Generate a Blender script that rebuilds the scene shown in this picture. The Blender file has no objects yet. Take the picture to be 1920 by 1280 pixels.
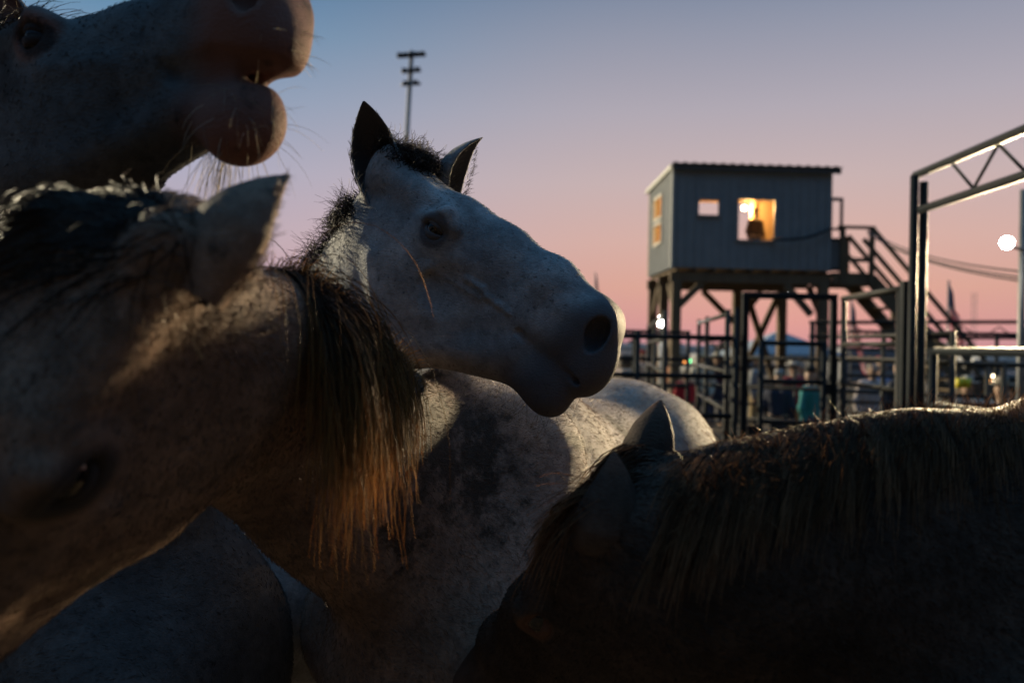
import bpy, bmesh, math, random
import numpy as np
from mathutils import Vector, Matrix
from concurrent.futures import ThreadPoolExecutor

# ------------------------------------------------------------------ camera, sky, sun, exposure
S = bpy.context.scene
COL = S.collection
rng = np.random.default_rng(7)
random.seed(7)

FPX = 1493.333            # focal length in photo pixels (1920 wide)
CAM = np.array([0.0, 0.0, 1.8])
PITCH, ROLL = 0.0055, 0.020
cam_data = bpy.data.cameras.new("camera")
cam = bpy.data.objects.new("camera", cam_data)
COL.objects.link(cam)
cam_data.lens = 28.0
cam_data.sensor_width = 36.0
cam_data.clip_start = 0.05
cam_data.clip_end = 4000
CR = Matrix.Rotation(math.pi / 2 + PITCH, 3, 'X') @ Matrix.Rotation(ROLL, 3, 'Z')
cam.matrix_world = Matrix.Translation(Vector(CAM)) @ CR.to_4x4()
cam_data.dof.use_dof = True
cam_data.dof.focus_distance = 1.45
cam_data.dof.aperture_fstop = 2.6
cam_data.dof.aperture_blades = 8
S.camera = cam
CRN = np.array(CR)


def at(px, py, d):
    """world point seen at photo pixel (px, py), d metres in front of the camera"""
    v = CRN @ np.array([(px - 960) / FPX * d, -(py - 640) / FPX * d, -d])
    return CAM + v


SUN_AZ, SUN_EL = math.radians(37), math.radians(18)     # azimuth from -x (left) towards +y (away)
SUNV = np.array([-math.cos(SUN_AZ) * math.cos(SUN_EL), math.sin(SUN_AZ) * math.cos(SUN_EL), math.sin(SUN_EL)])


def N(nt, typ, **kw):
    n = nt.nodes.new(typ)
    for k, v in kw.items():
        if k == 'inp':
            for i, x in v.items():
                n.inputs[i].default_value = x
        else:
            setattr(n, k, v)
    return n


def ramp(nt, stops, interp='LINEAR'):
    n = nt.nodes.new('ShaderNodeValToRGB')
    cr = n.color_ramp
    cr.interpolation = interp
    while len(cr.elements) < len(stops):
        cr.elements.new(0.5)
    for e, (p, c) in zip(cr.elements, stops):
        e.position = p
        e.color = (*c, 1) if len(c) == 3 else c
    return n


def lin(r, g, b):
    f = lambda c: ((c / 255 + 0.055) / 1.055) ** 2.4 if c > 10 else c / 255 / 12.92
    return (f(r), f(g), f(b))


W = bpy.data.worlds.new("World")
S.world = W
W.use_nodes = True
nt = W.node_tree
nt.nodes.clear()
wout = N(nt, 'ShaderNodeOutputWorld')
tc = N(nt, 'ShaderNodeTexCoord')
sep = N(nt, 'ShaderNodeSeparateXYZ')
nt.links.new(tc.outputs['Generated'], sep.inputs[0])
# elevation as z of the view direction, 0..1 over the ramp
zm = N(nt, 'ShaderNodeMapRange', inp={1: -0.02, 2: 1.0, 3: 0.0, 4: 1.0})
nt.links.new(sep.outputs[2], zm.inputs[0])
P = lambda z: (z + 0.02) / 1.02
west = ramp(nt, [(P(-0.02), lin(150, 118, 132)), (P(0.0), lin(184, 138, 152)), (P(0.035), lin(203, 149, 150)), (P(0.075), lin(211, 161, 150)),
                 (P(0.13), lin(209, 171, 164)), (P(0.20), lin(196, 175, 176)), (P(0.28), lin(174, 167, 178)), (P(0.36), lin(146, 150, 168)),
                 (P(0.43), lin(112, 130, 156)), (P(0.55), lin(72, 104, 142)), (P(1.0), lin(118, 188, 244))])
east = ramp(nt, [(P(-0.02), lin(130, 112, 130)), (P(0.0), lin(168, 138, 156)), (P(0.05), lin(196, 158, 168)), (P(0.12), lin(192, 172, 184)),
                 (P(0.20), lin(172, 170, 190)), (P(0.28), lin(140, 158, 184)), (P(0.35), lin(104, 142, 174)), (P(0.42), lin(66, 116, 156)),
                 (P(0.52), lin(26, 62, 98))])
back = ramp(nt, [(P(-0.02), lin(32, 27, 23)), (P(0.1), lin(48, 43, 39)), (P(0.3), lin(42, 54, 70)), (P(0.55), lin(48, 80, 116)), (P(1.0), lin(118, 188, 244))])  # low stops warmed, upper ones lifted, as fill light on camera-facing horse sides
for r_ in (west, east, back):
    nt.links.new(zm.outputs[0], r_.inputs[0])
# azimuth: the afterglow sits ahead and to the right
dotn = N(nt, 'ShaderNodeVectorMath', operation='DOT_PRODUCT')
dotn.inputs[1].default_value = (1, 0.0, 0)
nt.links.new(tc.outputs['Generated'], dotn.inputs[0])
am = N(nt, 'ShaderNodeMapRange', interpolation_type='SMOOTHSTEP', inp={1: -0.42, 2: 0.16, 3: 0.0, 4: 1.0})
nt.links.new(dotn.outputs['Value'], am.inputs[0])
mx = N(nt, 'ShaderNodeMix', data_type='RGBA')
nt.links.new(am.outputs[0], mx.inputs[0])
nt.links.new(east.outputs[0], mx.inputs[6])
nt.links.new(west.outputs[0], mx.inputs[7])
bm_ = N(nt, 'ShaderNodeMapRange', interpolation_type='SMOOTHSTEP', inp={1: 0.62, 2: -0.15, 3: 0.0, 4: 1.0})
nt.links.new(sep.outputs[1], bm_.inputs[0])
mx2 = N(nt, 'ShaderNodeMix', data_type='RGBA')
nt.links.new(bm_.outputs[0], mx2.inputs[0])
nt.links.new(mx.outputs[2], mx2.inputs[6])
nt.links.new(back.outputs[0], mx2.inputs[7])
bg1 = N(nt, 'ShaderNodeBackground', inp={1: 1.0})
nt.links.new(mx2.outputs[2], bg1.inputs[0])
# a weak physical sky with the same direction as the light underneath the afterglow
sky = N(nt, 'ShaderNodeTexSky', sky_type='NISHITA', sun_disc=False)
sky.sun_elevation = math.radians(1.0)
sky.sun_rotation = math.radians(20)
bg2 = N(nt, 'ShaderNodeBackground', inp={1: 0.006})
nt.links.new(sky.outputs[0], bg2.inputs[0])
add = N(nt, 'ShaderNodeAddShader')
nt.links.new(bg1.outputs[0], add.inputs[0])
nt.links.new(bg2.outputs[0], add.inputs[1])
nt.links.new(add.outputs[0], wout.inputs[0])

sd = bpy.data.lights.new("arena_light", 'SUN')
sd.energy = 5.0
sd.angle = math.radians(1.2)
sd.color = (1.0, 0.86, 0.58)
sun = bpy.data.objects.new("arena_light", sd)
COL.objects.link(sun)
sun.rotation_euler = Vector(SUNV).to_track_quat('Z', 'Y').to_euler()

vs = S.view_settings
vs.view_transform = 'Standard'
vs.look = 'None'
vs.exposure = 0
vs.gamma = 1
vs.use_curve_mapping = False
S.cycles.use_denoising = True
S.cycles.max_bounces = 6
S.cycles.sample_clamp_indirect = 4


# ------------------------------------------------------------------ object helpers
def tag(o, label=None, cat=None, group=None, kind=None):
    for k, v in (('label', label), ('category', cat), ('group', group), ('kind', kind)):
        if v:
            o[k] = v
    return o


def root(name, loc, label, cat, group=None):
    o = bpy.data.objects.new(name, None)
    o.empty_display_size = 0.1
    o.location = Vector([float(c) for c in loc])
    COL.objects.link(o)
    return tag(o, label, cat, group)


def link_mesh(name, me, mat, parent=None, smooth=False):
    if mat is not None:
        for m in (mat if isinstance(mat, (list, tuple)) else [mat]):
            me.materials.append(m)
    if smooth:
        me.polygons.foreach_set('use_smooth', np.ones(len(me.polygons), bool))
    o = bpy.data.objects.new(name, me)
    COL.objects.link(o)
    if parent is not None:
        o.parent = parent
        g = parent
        off = Vector((0, 0, 0))
        while g is not None:
            off += g.location
            g = g.parent
        me.transform(Matrix.Translation(-off))
    return o


class MB:
    """collects shapes in world coordinates and links them as one mesh object"""

    def __init__(self):
        self.b = bmesh.new()

    def box(self, c, s, rz=0.0, bevel=0.0, rot=None):
        m = Matrix.Translation(Vector([float(x) for x in c])) @ (rot.to_4x4() if rot is not None else Matrix.Rotation(rz, 4, 'Z')) @ Matrix.Diagonal((*[float(x) for x in s], 1))
        r = bmesh.ops.create_cube(self.b, size=1.0, matrix=m)
        if bevel:
            es = list({e for v in r['verts'] for e in v.link_edges})
            bmesh.ops.bevel(self.b, geom=es, offset=bevel, segments=2, affect='EDGES', profile=0.6)
        return self

    def bar(self, a, b, w, h, bevel=0.0, up=(0, 0, 1)):
        """square timber from a to b"""
        a = Vector([float(x) for x in a]); b = Vector([float(x) for x in b])
        d = b - a
        L = d.length
        d.normalize()
        u = Vector(up)
        s = d.cross(u)
        if s.length < 1e-4:
            s = d.cross(Vector((0, 1, 0)))
        s.normalize()
        u = s.cross(d)
        rot = Matrix((d, s, u)).transposed()
        return self.box((a + b) / 2, (L, w, h), rot=rot, bevel=bevel)

    def tube(self, pts, r, n=10, cap=True, taper=None):
        pts = [Vector([float(x) for x in p]) for p in pts]
        rings = []
        k = len(pts)
        ref = None
        for i, p in enumerate(pts):
            t = (pts[min(i + 1, k - 1)] - pts[max(i - 1, 0)]).normalized()
            if ref is None:
                ref = Vector((0, 0, 1)) if abs(t.z) < 0.9 else Vector((0, 1, 0))
            s = t.cross(ref).normalized()
            u = s.cross(t)
            ref = u
            rr = r if taper is None else r + (taper - r) * i / (k - 1)
            rings.append([self.b.verts.new(p + s * (rr * math.cos(2 * math.pi * j / n)) + u * (rr * math.sin(2 * math.pi * j / n))) for j in range(n)])
        for a, b in zip(rings, rings[1:]):
            for j in range(n):
                f = self.b.faces.new((a[j], a[(j + 1) % n], b[(j + 1) % n], b[j]))
                f.smooth = True
        if cap:
            self.b.faces.new(rings[0][::-1])
            self.b.faces.new(rings[-1])
        return self

    def poly(self, vs, faces):
        v = [self.b.verts.new(Vector([float(x) for x in p])) for p in vs]
        for f in faces:
            self.b.faces.new([v[i] for i in f])
        return self

    def ball(self, c, r, seg=16, ring=10, scale=(1, 1, 1)):
        m = Matrix.Translation(Vector([float(x) for x in c])) @ Matrix.Diagonal((*scale, 1))
        q = bmesh.ops.create_uvsphere(self.b, u_segments=seg, v_segments=ring, radius=r, matrix=m)
        for v in q['verts']:
            for f in v.link_faces:
                f.smooth = True
        return self

    def build(self, name, mat, parent=None):
        me = bpy.data.meshes.new(name)
        self.b.normal_update()
        self.b.to_mesh(me)
        self.b.free()
        return link_mesh(name, me, mat, parent)


def principled(name, col, rough=0.6, metal=0.0, **inp):
    m = bpy.data.materials.new(name)
    m.use_nodes = True
    b = m.node_tree.nodes['Principled BSDF']
    b.inputs['Base Color'].default_value = (*col, 1)
    b.inputs['Roughness'].default_value = rough
    b.inputs['Metallic'].default_value = metal
    for k, v in inp.items():
        b.inputs[k.replace('_', ' ')].default_value = v
    return m


def varied(name, c1, c2, scale=6.0, rough=0.6, metal=0.0, bump=0.0, stretch=(1, 1, 1), detail=6.0, bscale=None, spec=0.5):
    """two colours mixed by object-space noise, with bump"""
    m = principled(name, c1, rough, metal)
    t = m.node_tree
    b = t.nodes['Principled BSDF']
    b.inputs['Specular IOR Level'].default_value = spec
    co = N(t, 'ShaderNodeTexCoord')
    mp = N(t, 'ShaderNodeMapping')
    mp.inputs['Scale'].default_value = stretch
    t.links.new(co.outputs['Object'], mp.inputs[0])
    n = N(t, 'ShaderNodeTexNoise', inp={'Scale': scale, 'Detail': detail, 'Roughness': 0.62})
    t.links.new(mp.outputs[0], n.inputs['Vector'])
    r = ramp(t, [(0.32, c1), (0.68, c2)])
    t.links.new(n.outputs['Fac'], r.inputs[0])
    t.links.new(r.outputs[0], b.inputs['Base Color'])
    if bump:
        n2 = N(t, 'ShaderNodeTexNoise', inp={'Scale': bscale or scale * 6, 'Detail': 5})
        t.links.new(mp.outputs[0], n2.inputs['Vector'])
        bp = N(t, 'ShaderNodeBump', inp={'Strength': bump, 'Distance': 0.01})
        t.links.new(n2.outputs['Fac'], bp.inputs['Height'])
        t.links.new(bp.outputs[0], b.inputs['Normal'])
    return m


def emissive(name, col, strength):
    m = principled(name, (0, 0, 0), 0.5)
    b = m.node_tree.nodes['Principled BSDF']
    b.inputs['Emission Color'].default_value = (*col, 1)
    b.inputs['Emission Strength'].default_value = strength
    return m



# ------------------------------------------------------------------ sculpting: a smooth field of body shapes, meshed
def unit(v):
    v = np.asarray(v, float)
    return v / (np.linalg.norm(v) + 1e-12)


class Field:
    def __init__(self):
        self.add = []      # (fn, centre, bound radius, k)
        self.cut = []
        self.post = []     # laid on after the cuts

    def ell(self, c, r, R=None, k=0.03, cut=False):
        c = np.asarray(c, np.float32); r = np.asarray(r, np.float32)
        R = np.eye(3, dtype=np.float32) if R is None else np.asarray(R, np.float32)

        def fn(p):
            q = (p - c) @ R
            a = q / r
            k0 = np.sqrt((a * a).sum(-1)) + 1e-6
            b = a / r
            k1 = np.sqrt((b * b).sum(-1)) + 1e-6
            return k0 * (k0 - 1) / k1
        (self.post if cut == 'post' else self.cut if cut else self.add).append((fn, c, float(r.max()), k))

    def cone(self, a, b, ra, rb, lat=None, sq=1.0, k=0.03, cut=False):
        """tapered capsule; sq < 1 flattens it along the lateral axis lat"""
        a = np.asarray(a, np.float32); b = np.asarray(b, np.float32)
        ab = b - a
        L2 = float(ab @ ab) + 1e-9
        lt = None if lat is None else np.asarray(unit(lat), np.float32)
        ra, rb, sq = np.float32(ra), np.float32(rb), np.float32(sq)

        def fn(p):
            q = p - a
            t = np.clip((q @ ab) / np.float32(L2), 0, 1)
            q = q - t[:, None] * ab
            if lt is not None:
                u = q @ lt
                d2 = (q * q).sum(-1) + u * u * np.float32(1 / (sq * sq) - 1)
            else:
                d2 = (q * q).sum(-1)
            return (np.sqrt(d2 + 1e-10) - (ra + (rb - ra) * t)) * (min(1, (1 + float(sq)) / 2))
        (self.post if cut == 'post' else self.cut if cut else self.add).append((fn, (a + b) / 2, float(math.sqrt(L2) / 2 + max(ra, rb)), k))

    def near(self, c, rad):
        f = Field()
        if getattr(self, '_n', None) != (len(self.add), len(self.cut), len(self.post)):
            self._arr = [(np.array([x[1] for x in L]).reshape(-1, 3), np.array([x[2] for x in L]), np.array([x[3] for x in L])) for L in (self.add, self.cut, self.post)]
            self._n = (len(self.add), len(self.cut), len(self.post))
        for (A, r, k), L, o, mg in zip(self._arr, (self.add, self.cut, self.post), (f.add, f.cut, f.post), (.12, .05, .05)):
            if len(L):
                m = np.sqrt(((A - c) ** 2).sum(1)) - r < rad + mg + k
                o += [L[i] for i in np.nonzero(m)[0]]
        return f

    def __call__(self, p):
        d = np.full(len(p), 0.5, np.float32)
        for fn, c, r, k in self.add:
            e = fn(p)
            h = np.maximum(k - np.abs(d - e), 0) / k
            d = np.minimum(d, e) - h * h * (k * 0.25)
        for fn, c, r, k in self.cut:
            e = -fn(p)
            h = np.maximum(k - np.abs(d - e), 0) / k
            d = np.maximum(d, e) + h * h * (k * 0.25)
        for fn, c, r, k in self.post:
            e = fn(p)
            h = np.maximum(k - np.abs(d - e), 0) / k
            d = np.minimum(d, e) - h * h * (k * 0.25)
        return d

    def grad(self, p, e=0.002):
        g = np.empty_like(p)
        for i in range(3):
            o = np.zeros(3, np.float32); o[i] = e
            g[:, i] = self(p + o) - self(p - o)
        return g / (np.linalg.norm(g, axis=1, keepdims=True) + 1e-9)


def settle_all(F, P, ids, lim, it, e=.002):
    """Newton steps onto the surface for the vertices ids of P, gathered by neighbourhood"""
    c = np.floor(P[ids] / .16).astype(np.int64)
    k = (c[:, 0] * 4001 + c[:, 1]) * 4001 + c[:, 2]
    od = ids[np.argsort(k, kind='stable')]
    ks = np.sort(k, kind='stable')
    cut = np.concatenate([[0], np.nonzero(np.diff(ks))[0] + 1, [len(ks)]])

    def work(i):
        q = od[cut[i]:cut[i + 1]]
        p = P[q]
        f = F.near(p.mean(0), np.linalg.norm(p - p.mean(0), axis=1).max())
        for _ in range(it):
            p = p - np.clip(f(p), -lim, lim)[:, None] * f.grad(p, e)
        P[q] = p
    with ThreadPoolExecutor(4) as ex:
        list(ex.map(work, range(len(cut) - 1)))


def mesh_field(F, lo, hi, vox, B=14):
    """surface nets over the field, block by block"""
    lo = np.asarray(lo, np.float32)
    nb = np.ceil((np.asarray(hi) - lo) / (vox * B)).astype(int)
    D = nb * B + 2
    bx = np.stack(np.meshgrid(*[np.arange(n) for n in nb], indexing='ij'), -1).reshape(-1, 3)
    half = vox * B / 2
    cen = lo + (bx * B + B / 2) * np.float32(vox)
    g = np.stack(np.meshgrid(*[np.arange(B + 1)] * 3, indexing='ij'), -1).reshape(-1, 3).astype(np.float32) * np.float32(vox)
    dc = np.concatenate([F(cen[i:i + 20000].astype(np.float32)) for i in range(0, len(cen), 20000)])
    bx = bx[np.abs(dc) < half * 1.75 * 1.6 + 0.03]
    key = lambda ijk: (ijk[:, 0].astype(np.int64) * D[1] + ijk[:, 1]) * D[2] + ijk[:, 2]
    B1 = B + 1
    ed = [((0, 0, 0), (1, 0, 0)), ((0, 1, 0), (1, 1, 0)), ((0, 0, 1), (1, 0, 1)), ((0, 1, 1), (1, 1, 1)),
          ((0, 0, 0), (0, 1, 0)), ((1, 0, 0), (1, 1, 0)), ((0, 0, 1), (0, 1, 1)), ((1, 0, 1), (1, 1, 1)),
          ((0, 0, 0), (0, 0, 1)), ((1, 0, 0), (1, 0, 1)), ((0, 1, 0), (0, 1, 1)), ((1, 1, 0), (1, 1, 1))]

    def work(b):
        o = lo + (b * B).astype(np.float32) * np.float32(vox)
        f = F.near(o + half, half * 1.75)
        if not f.add:
            return None
        v = f(o + g).reshape(B1, B1, B1)
        s = v < 0
        if s.all() or not s.any():
            return None
        cnt = sum(s[i:i + B, j:j + B, k:k + B].astype(np.int8) for i in (0, 1) for j in (0, 1) for k in (0, 1))
        act = np.argwhere((cnt > 0) & (cnt < 8))
        acc = np.zeros((len(act), 3)); n = np.zeros(len(act))
        for a0, a1 in ed:
            i0 = act + a0; i1 = act + a1
            v0 = v[i0[:, 0], i0[:, 1], i0[:, 2]]; v1 = v[i1[:, 0], i1[:, 1], i1[:, 2]]
            m = (v0 < 0) != (v1 < 0)
            t = np.where(m, v0 / np.where(m, v0 - v1, 1), 0)
            acc += np.where(m[:, None], i0 + t[:, None] * (np.array(a1) - a0), 0)
            n += m
        pos = o + acc / n[:, None] * vox
        ks = key(act + b * B)
        quads = []
        for ax in range(3):
            u, w = (ax + 1) % 3, (ax + 2) % 3
            sl0 = [slice(0, B)] * 3
            sl1 = [slice(0, B)] * 3
            sl1[ax] = slice(1, B + 1)
            A, C = s[tuple(sl0)], s[tuple(sl1)]
            idx = np.argwhere(A != C)
            flip = C[idx[:, 0], idx[:, 1], idx[:, 2]]
            idx = idx + b * B
            eu = np.zeros(3, int); eu[u] = 1
            ew = np.zeros(3, int); ew[w] = 1
            q = np.stack([key(idx - eu - ew), key(idx - ew), key(idx), key(idx - eu)], 1)
            q[flip] = q[flip][:, ::-1]
            quads.append(q)
        return ks, pos, np.concatenate(quads)
    with ThreadPoolExecutor(4) as ex:
        res = [r for r in ex.map(work, bx) if r is not None]
    ks = np.concatenate([r[0] for r in res]); ps = np.concatenate([r[1] for r in res]); q = np.concatenate([r[2] for r in res])
    od = np.argsort(ks); ks, ps = ks[od], ps[od]
    ix = np.clip(np.searchsorted(ks, q), 0, len(ks) - 1)
    ix = ix[(ks[ix] == q).all(1)]
    ps = ps.astype(np.float32)
    settle_all(F, ps, np.arange(len(ps)), vox * .7, 2)
    return ps, ix


def refine(F, ps, qd, sel_fn, vox, it=4):
    """split the quads where sel_fn holds and settle the new vertices"""
    c = ps[qd].mean(1)
    sel = sel_fn(c)
    Q = qd[sel]
    if not len(Q):
        return ps, qd
    e = np.stack([Q, np.roll(Q, -1, 1)], -1)
    es = np.sort(e.reshape(-1, 2), 1)
    ue, inv = np.unique(es, axis=0, return_inverse=True)
    inv = inv.reshape(-1, 4)
    n0 = len(ps)
    mid = (ps[ue[:, 0]] + ps[ue[:, 1]]) / 2
    n1 = n0 + len(mid)
    P = np.concatenate([ps, mid, c[sel]]).astype(np.float32)
    cc = n1 + np.arange(len(Q))
    m = n0 + inv
    new = np.concatenate([np.stack([Q[:, i], m[:, i], cc, m[:, (i + 3) % 4]], 1) for i in range(4)])
    used = np.unique(new)
    ed = np.concatenate([np.stack([new[:, i], new[:, (i + 1) % 4]], 1) for i in range(4)])
    # the rim of the patch stays on its old edges, so nothing gapes
    fixed = np.bincount(qd[~sel].ravel(), minlength=len(P)) > 0
    fixed[n0:n1] = np.bincount(inv.ravel(), minlength=len(ue)) < 2
    move = used[~fixed[used]]
    for k in range(it):
        if k < it - 1:
            acc = np.zeros_like(P); w = np.zeros(len(P), np.float32)
            for i, j in ((0, 1), (1, 0)):
                for ax in range(3):
                    acc[:, ax] += np.bincount(ed[:, i], weights=P[ed[:, j], ax], minlength=len(P))
                w += np.bincount(ed[:, i], minlength=len(P))
            P[move] = .5 * P[move] + .5 * acc[move] / w[move][:, None]
        settle_all(F, P, move, vox, 1, .001)
    return P, np.concatenate([qd[~sel], new])


def np_mesh(name, verts, quads):
    me = bpy.data.meshes.new(name)
    k = quads.shape[1]
    me.vertices.add(len(verts))
    me.vertices.foreach_set('co', np.ascontiguousarray(verts, np.float32).ravel())
    me.loops.add(len(quads) * k)
    me.loops.foreach_set('vertex_index', np.ascontiguousarray(quads, np.int32).ravel())
    me.polygons.add(len(quads))
    me.polygons.foreach_set('loop_start', np.arange(0, len(quads) * k, k, dtype=np.int32))
    me.polygons.foreach_set('use_smooth', np.ones(len(quads), bool))
    me.update(calc_edges=True)
    return me


# ------------------------------------------------------------------ ground and far country
sand = varied('arena_sand', (.13, .09, .047), (.075, .052, .03), scale=1.3, rough=.95, bump=.6, bscale=14)  # sand darkened to hold down warm bounce light on horses and booth
m = MB()
m.poly([(-1500, -1500, 0), (1500, -1500, 0), (1500, 1500, 0), (-1500, 1500, 0)], [(0, 1, 2, 3)])
tag(m.build('ground', sand), kind='structure')

leaf = varied('far_leaves', (.035, .05, .03), (.02, .032, .024), scale=.6, rough=.8)
n = 14000
tx = rng.uniform(-40, 160, n); cl = np.floor(tx / 5.5)
hh = 2.2 + 2.2 * np.abs(np.sin(cl * 12.9898)) ** 1.5 + 1.0 * np.sin(cl * 3.7)
hh = np.maximum(hh, 1.0) * np.sqrt(np.clip(1 - ((tx / 5.5 - cl - .5) * 1.7) ** 2, .15, 1))
P0 = np.stack([tx, 190 + rng.uniform(0, 14, n), rng.uniform(0.0, 1, n) * hh], 1)
a = rng.normal(size=(n, 3)); b = rng.normal(size=(n, 3))
a *= .5 / np.linalg.norm(a, axis=1, keepdims=True); b *= .5 / np.linalg.norm(b, axis=1, keepdims=True)
me = np.stack([P0 - a, P0 + b, P0 + a, P0 - b], 1).reshape(-1, 3)
bmv = bpy.data.meshes.new('treeline')
bmv.from_pydata(me.tolist(), [], np.arange(n * 4).reshape(-1, 4).tolist())
tag(link_mesh('treeline', bmv, leaf), kind='stuff', label='dark line of far trees along the horizon', cat='trees')

# ------------------------------------------------------------------ materials of built things
metal_dimmed = varied('painted_sheet_metal', (.25, .27, .285), (.205, .225, .24), scale=3, rough=.5, bump=.1, bscale=30)  # paint dimmed and cooled so the booth front shows dusk shade
trim = principled('pale_trim', (.62, .60, .52), .5)
roof_m = varied('roof_sheet', (.10, .10, .10), (.07, .07, .075), scale=3, rough=.6)
wood = varied('rough_timber', (.17, .12, .07), (.10, .07, .042), scale=4, rough=.85, bump=.5, stretch=(1, 1, .15), bscale=40)
ply = varied('plywood', (.52, .36, .19), (.40, .26, .13), scale=3, rough=.7, stretch=(1, 1, .3))
pipe_m = varied('painted_pipe', (.016, .020, .023), (.010, .013, .015), scale=9, rough=.6, bump=.25, bscale=70, spec=.12)  # both pipe colours pushed near black to offset lamp and sky sheen
pipe_old = varied('weathered_pipe', (.04, .038, .033), (.022, .021, .019), scale=8, rough=.55, bump=.25, bscale=60, spec=.2)
black = principled('black_rubber', (.012, .012, .013), .6)
glow_warm = emissive('warm_bulb', (1, .78, .42), 60)
glow_white = emissive('flood_lens', (1, .95, .84), 90)
steel = varied('galvanised', (.22, .22, .215), (.15, .15, .15), scale=6, rough=.5, metal=.4)


def wall_mesh(O, ux, uz, w, h, holes, th, ny, rib=None):
    """a wall sheet with openings; O lower-left corner, ny towards the outside"""
    O, ux, uz, ny = [np.asarray(v, float) for v in (O, ux, uz, ny)]
    xs = sorted({0, w, *[x for q in holes for x in (q[0], q[1])]})
    zs = sorted({0, h, *[x for q in holes for x in (q[2], q[3])]})
    inh = lambda x, z: any(q[0] < x < q[1] and q[2] < z < q[3] for q in holes)
    solid = {}
    for i in range(len(xs) - 1):
        for j in range(len(zs) - 1):
            solid[i, j] = not inh((xs[i] + xs[i + 1]) / 2, (zs[j] + zs[j + 1]) / 2)
    m = MB()
    vt = {}

    def V(i, j, k):
        if (i, j, k) not in vt:
            vt[i, j, k] = m.b.verts.new(Vector(O + ux * xs[i] + uz * zs[j] - ny * (th * k)))
        return vt[i, j, k]
    for (i, j), sld in solid.items():
        if not sld:
            continue
        for k in (0, 1):
            m.b.faces.new([V(i, j, k), V(i + 1, j, k), V(i + 1, j + 1, k), V(i, j + 1, k)][::1 if k == 0 else -1])
        for (di, dj), (p, q) in {(-1, 0): ((i, j), (i, j + 1)), (1, 0): ((i + 1, j), (i + 1, j + 1)), (0, -1): ((i, j), (i + 1, j)), (0, 1): ((i, j + 1), (i + 1, j + 1))}.items():
            if not solid.get((i + di, j + dj), False):
                m.b.faces.new([V(*p, 0), V(*q, 0), V(*q, 1), V(*p, 1)])
    bmesh.ops.recalc_face_normals(m.b, faces=m.b.faces[:])
    if rib:
        x = rib / 2
        while x < w:
            cuts = sorted([(q[2] - .03, q[3] + .03) for q in holes if q[0] - .06 < x < q[1] + .06])
            z = 0.0
            for a_, b_ in cuts + [(h, h)]:
                if a_ - z > .02:
                    c = O + ux * x + uz * ((z + a_) / 2) + ny * .011
                    rot = Matrix((Vector(ux), Vector(ny), Vector(uz))).transposed()
                    m.box(c, (.035, .018, a_ - z), rot=rot, bevel=.006)
                z = b_
            x += rib
    return m


# ------------------------------------------------------------------ the announcer's booth on stilts
th_ = math.radians(2)
UX = np.array([math.cos(th_), math.sin(th_), 0]); UY = np.array([-math.sin(th_), math.cos(th_), 0]); UZ = np.array([0, 0, 1.0])
TO = np.array([3.39, 17.0, 0])
TW, TD, TZ0, TZ1 = 3.44, 2.6, 3.55, 5.66
tp = lambda x, y, z: TO + UX * x + UY * y + UZ * z
booth = root('announcer_booth', tp(TW / 2, TD / 2, 0), 'blue-grey corrugated booth raised on timber stilts, lit orange inside', 'booth')
RT = Matrix((Vector(UX), Vector(UY), Vector(UZ))).transposed()
hz = lambda *q: q
FW = [(.53, .98, 1.13, 1.44), (1.39, 2.19, .62, 1.47)]
wall_mesh(tp(0, 0, TZ0), UX, UZ, TW, TZ1 - TZ0, FW, .05, -UY, .19).build('front_wall', metal_dimmed, booth)
LW = [(.95, 1.75, 1.24, 1.75), (.95, 1.75, .66, 1.13)]
wall_mesh(tp(0, 0.052, TZ0), UY, UZ, TD - .104, TZ1 - TZ0, LW, .05, -UX, .19).build('side_wall', metal_dimmed, booth)
wall_mesh(tp(0, TD, TZ0), UX, UZ, TW, TZ1 - TZ0, [(.7, 2.56, .8, 1.88)], .05, UY).build('rear_wall', ply, booth)
wall_mesh(tp(TW, 0.052, TZ0), UY, UZ, TD - .104, TZ1 - TZ0, [(.9, 1.7, .06, 1.95)], .05, UX, .19).build('side_wall', metal_dimmed, booth)
m = MB()
m.bar(tp(2.02, .9, TZ0 + .06), tp(2.02, .9, TZ1 - .02), .09, .09)
m.box(tp(2.72, .9, (TZ0 + TZ1) / 2 + .02), (1.28, .03, TZ1 - TZ0 - .1), rot=RT)
m.build('partition', ply, booth)
MB().box(tp(TW / 2, TD / 2, TZ0 + .03), (TW - .11, TD - .11, .05), rot=RT).build('floor', ply, booth)
MB().box(tp(TW / 2, TD / 2, TZ1 - .03), (TW - .11, TD - .11, .03), rot=RT).build('ceiling', ply, booth)
m = MB()       # wavy roof sheet
nx = 90
V_, F_ = [], []
for j, (yy, dz_) in enumerate(((-.14, .10), (TD + .2, -.02))):
    for i in range(nx + 1):
        x = -.05 + (TW + .22) * i / nx
        wv = .014 * math.sin(i / nx * 2 * math.pi * 18)
        V_ += [tp(x, yy, TZ1 + dz_ + wv), tp(x, yy, TZ1 + dz_ + wv - .012)]
k_ = 2 * (nx + 1)
for i in range(nx):
    a = 2 * i
    F_ += [(a, a + 2, a + 2 + k_, a + k_), (a + 1, a + 1 + k_, a + 3 + k_, a + 3), (a, a + 1, a + 3, a + 2), (a + k_, a + 2 + k_, a + 3 + k_, a + 1 + k_)]
m.poly(V_, F_)
m.build('roof', roof_m, booth)
m = MB()
m.box(tp(TW / 2 + .05, -.075, TZ1 + .025), (TW + .2, .04, .13), rot=RT)
m.build('fascia', roof_m, booth)
m = MB()
m.bar(tp(-.025, -.02, TZ0 - .02), tp(-.025, -.02, TZ1 - .02), .05, .05)
m.build('corner_trim', trim, booth)
m = MB()
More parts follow.
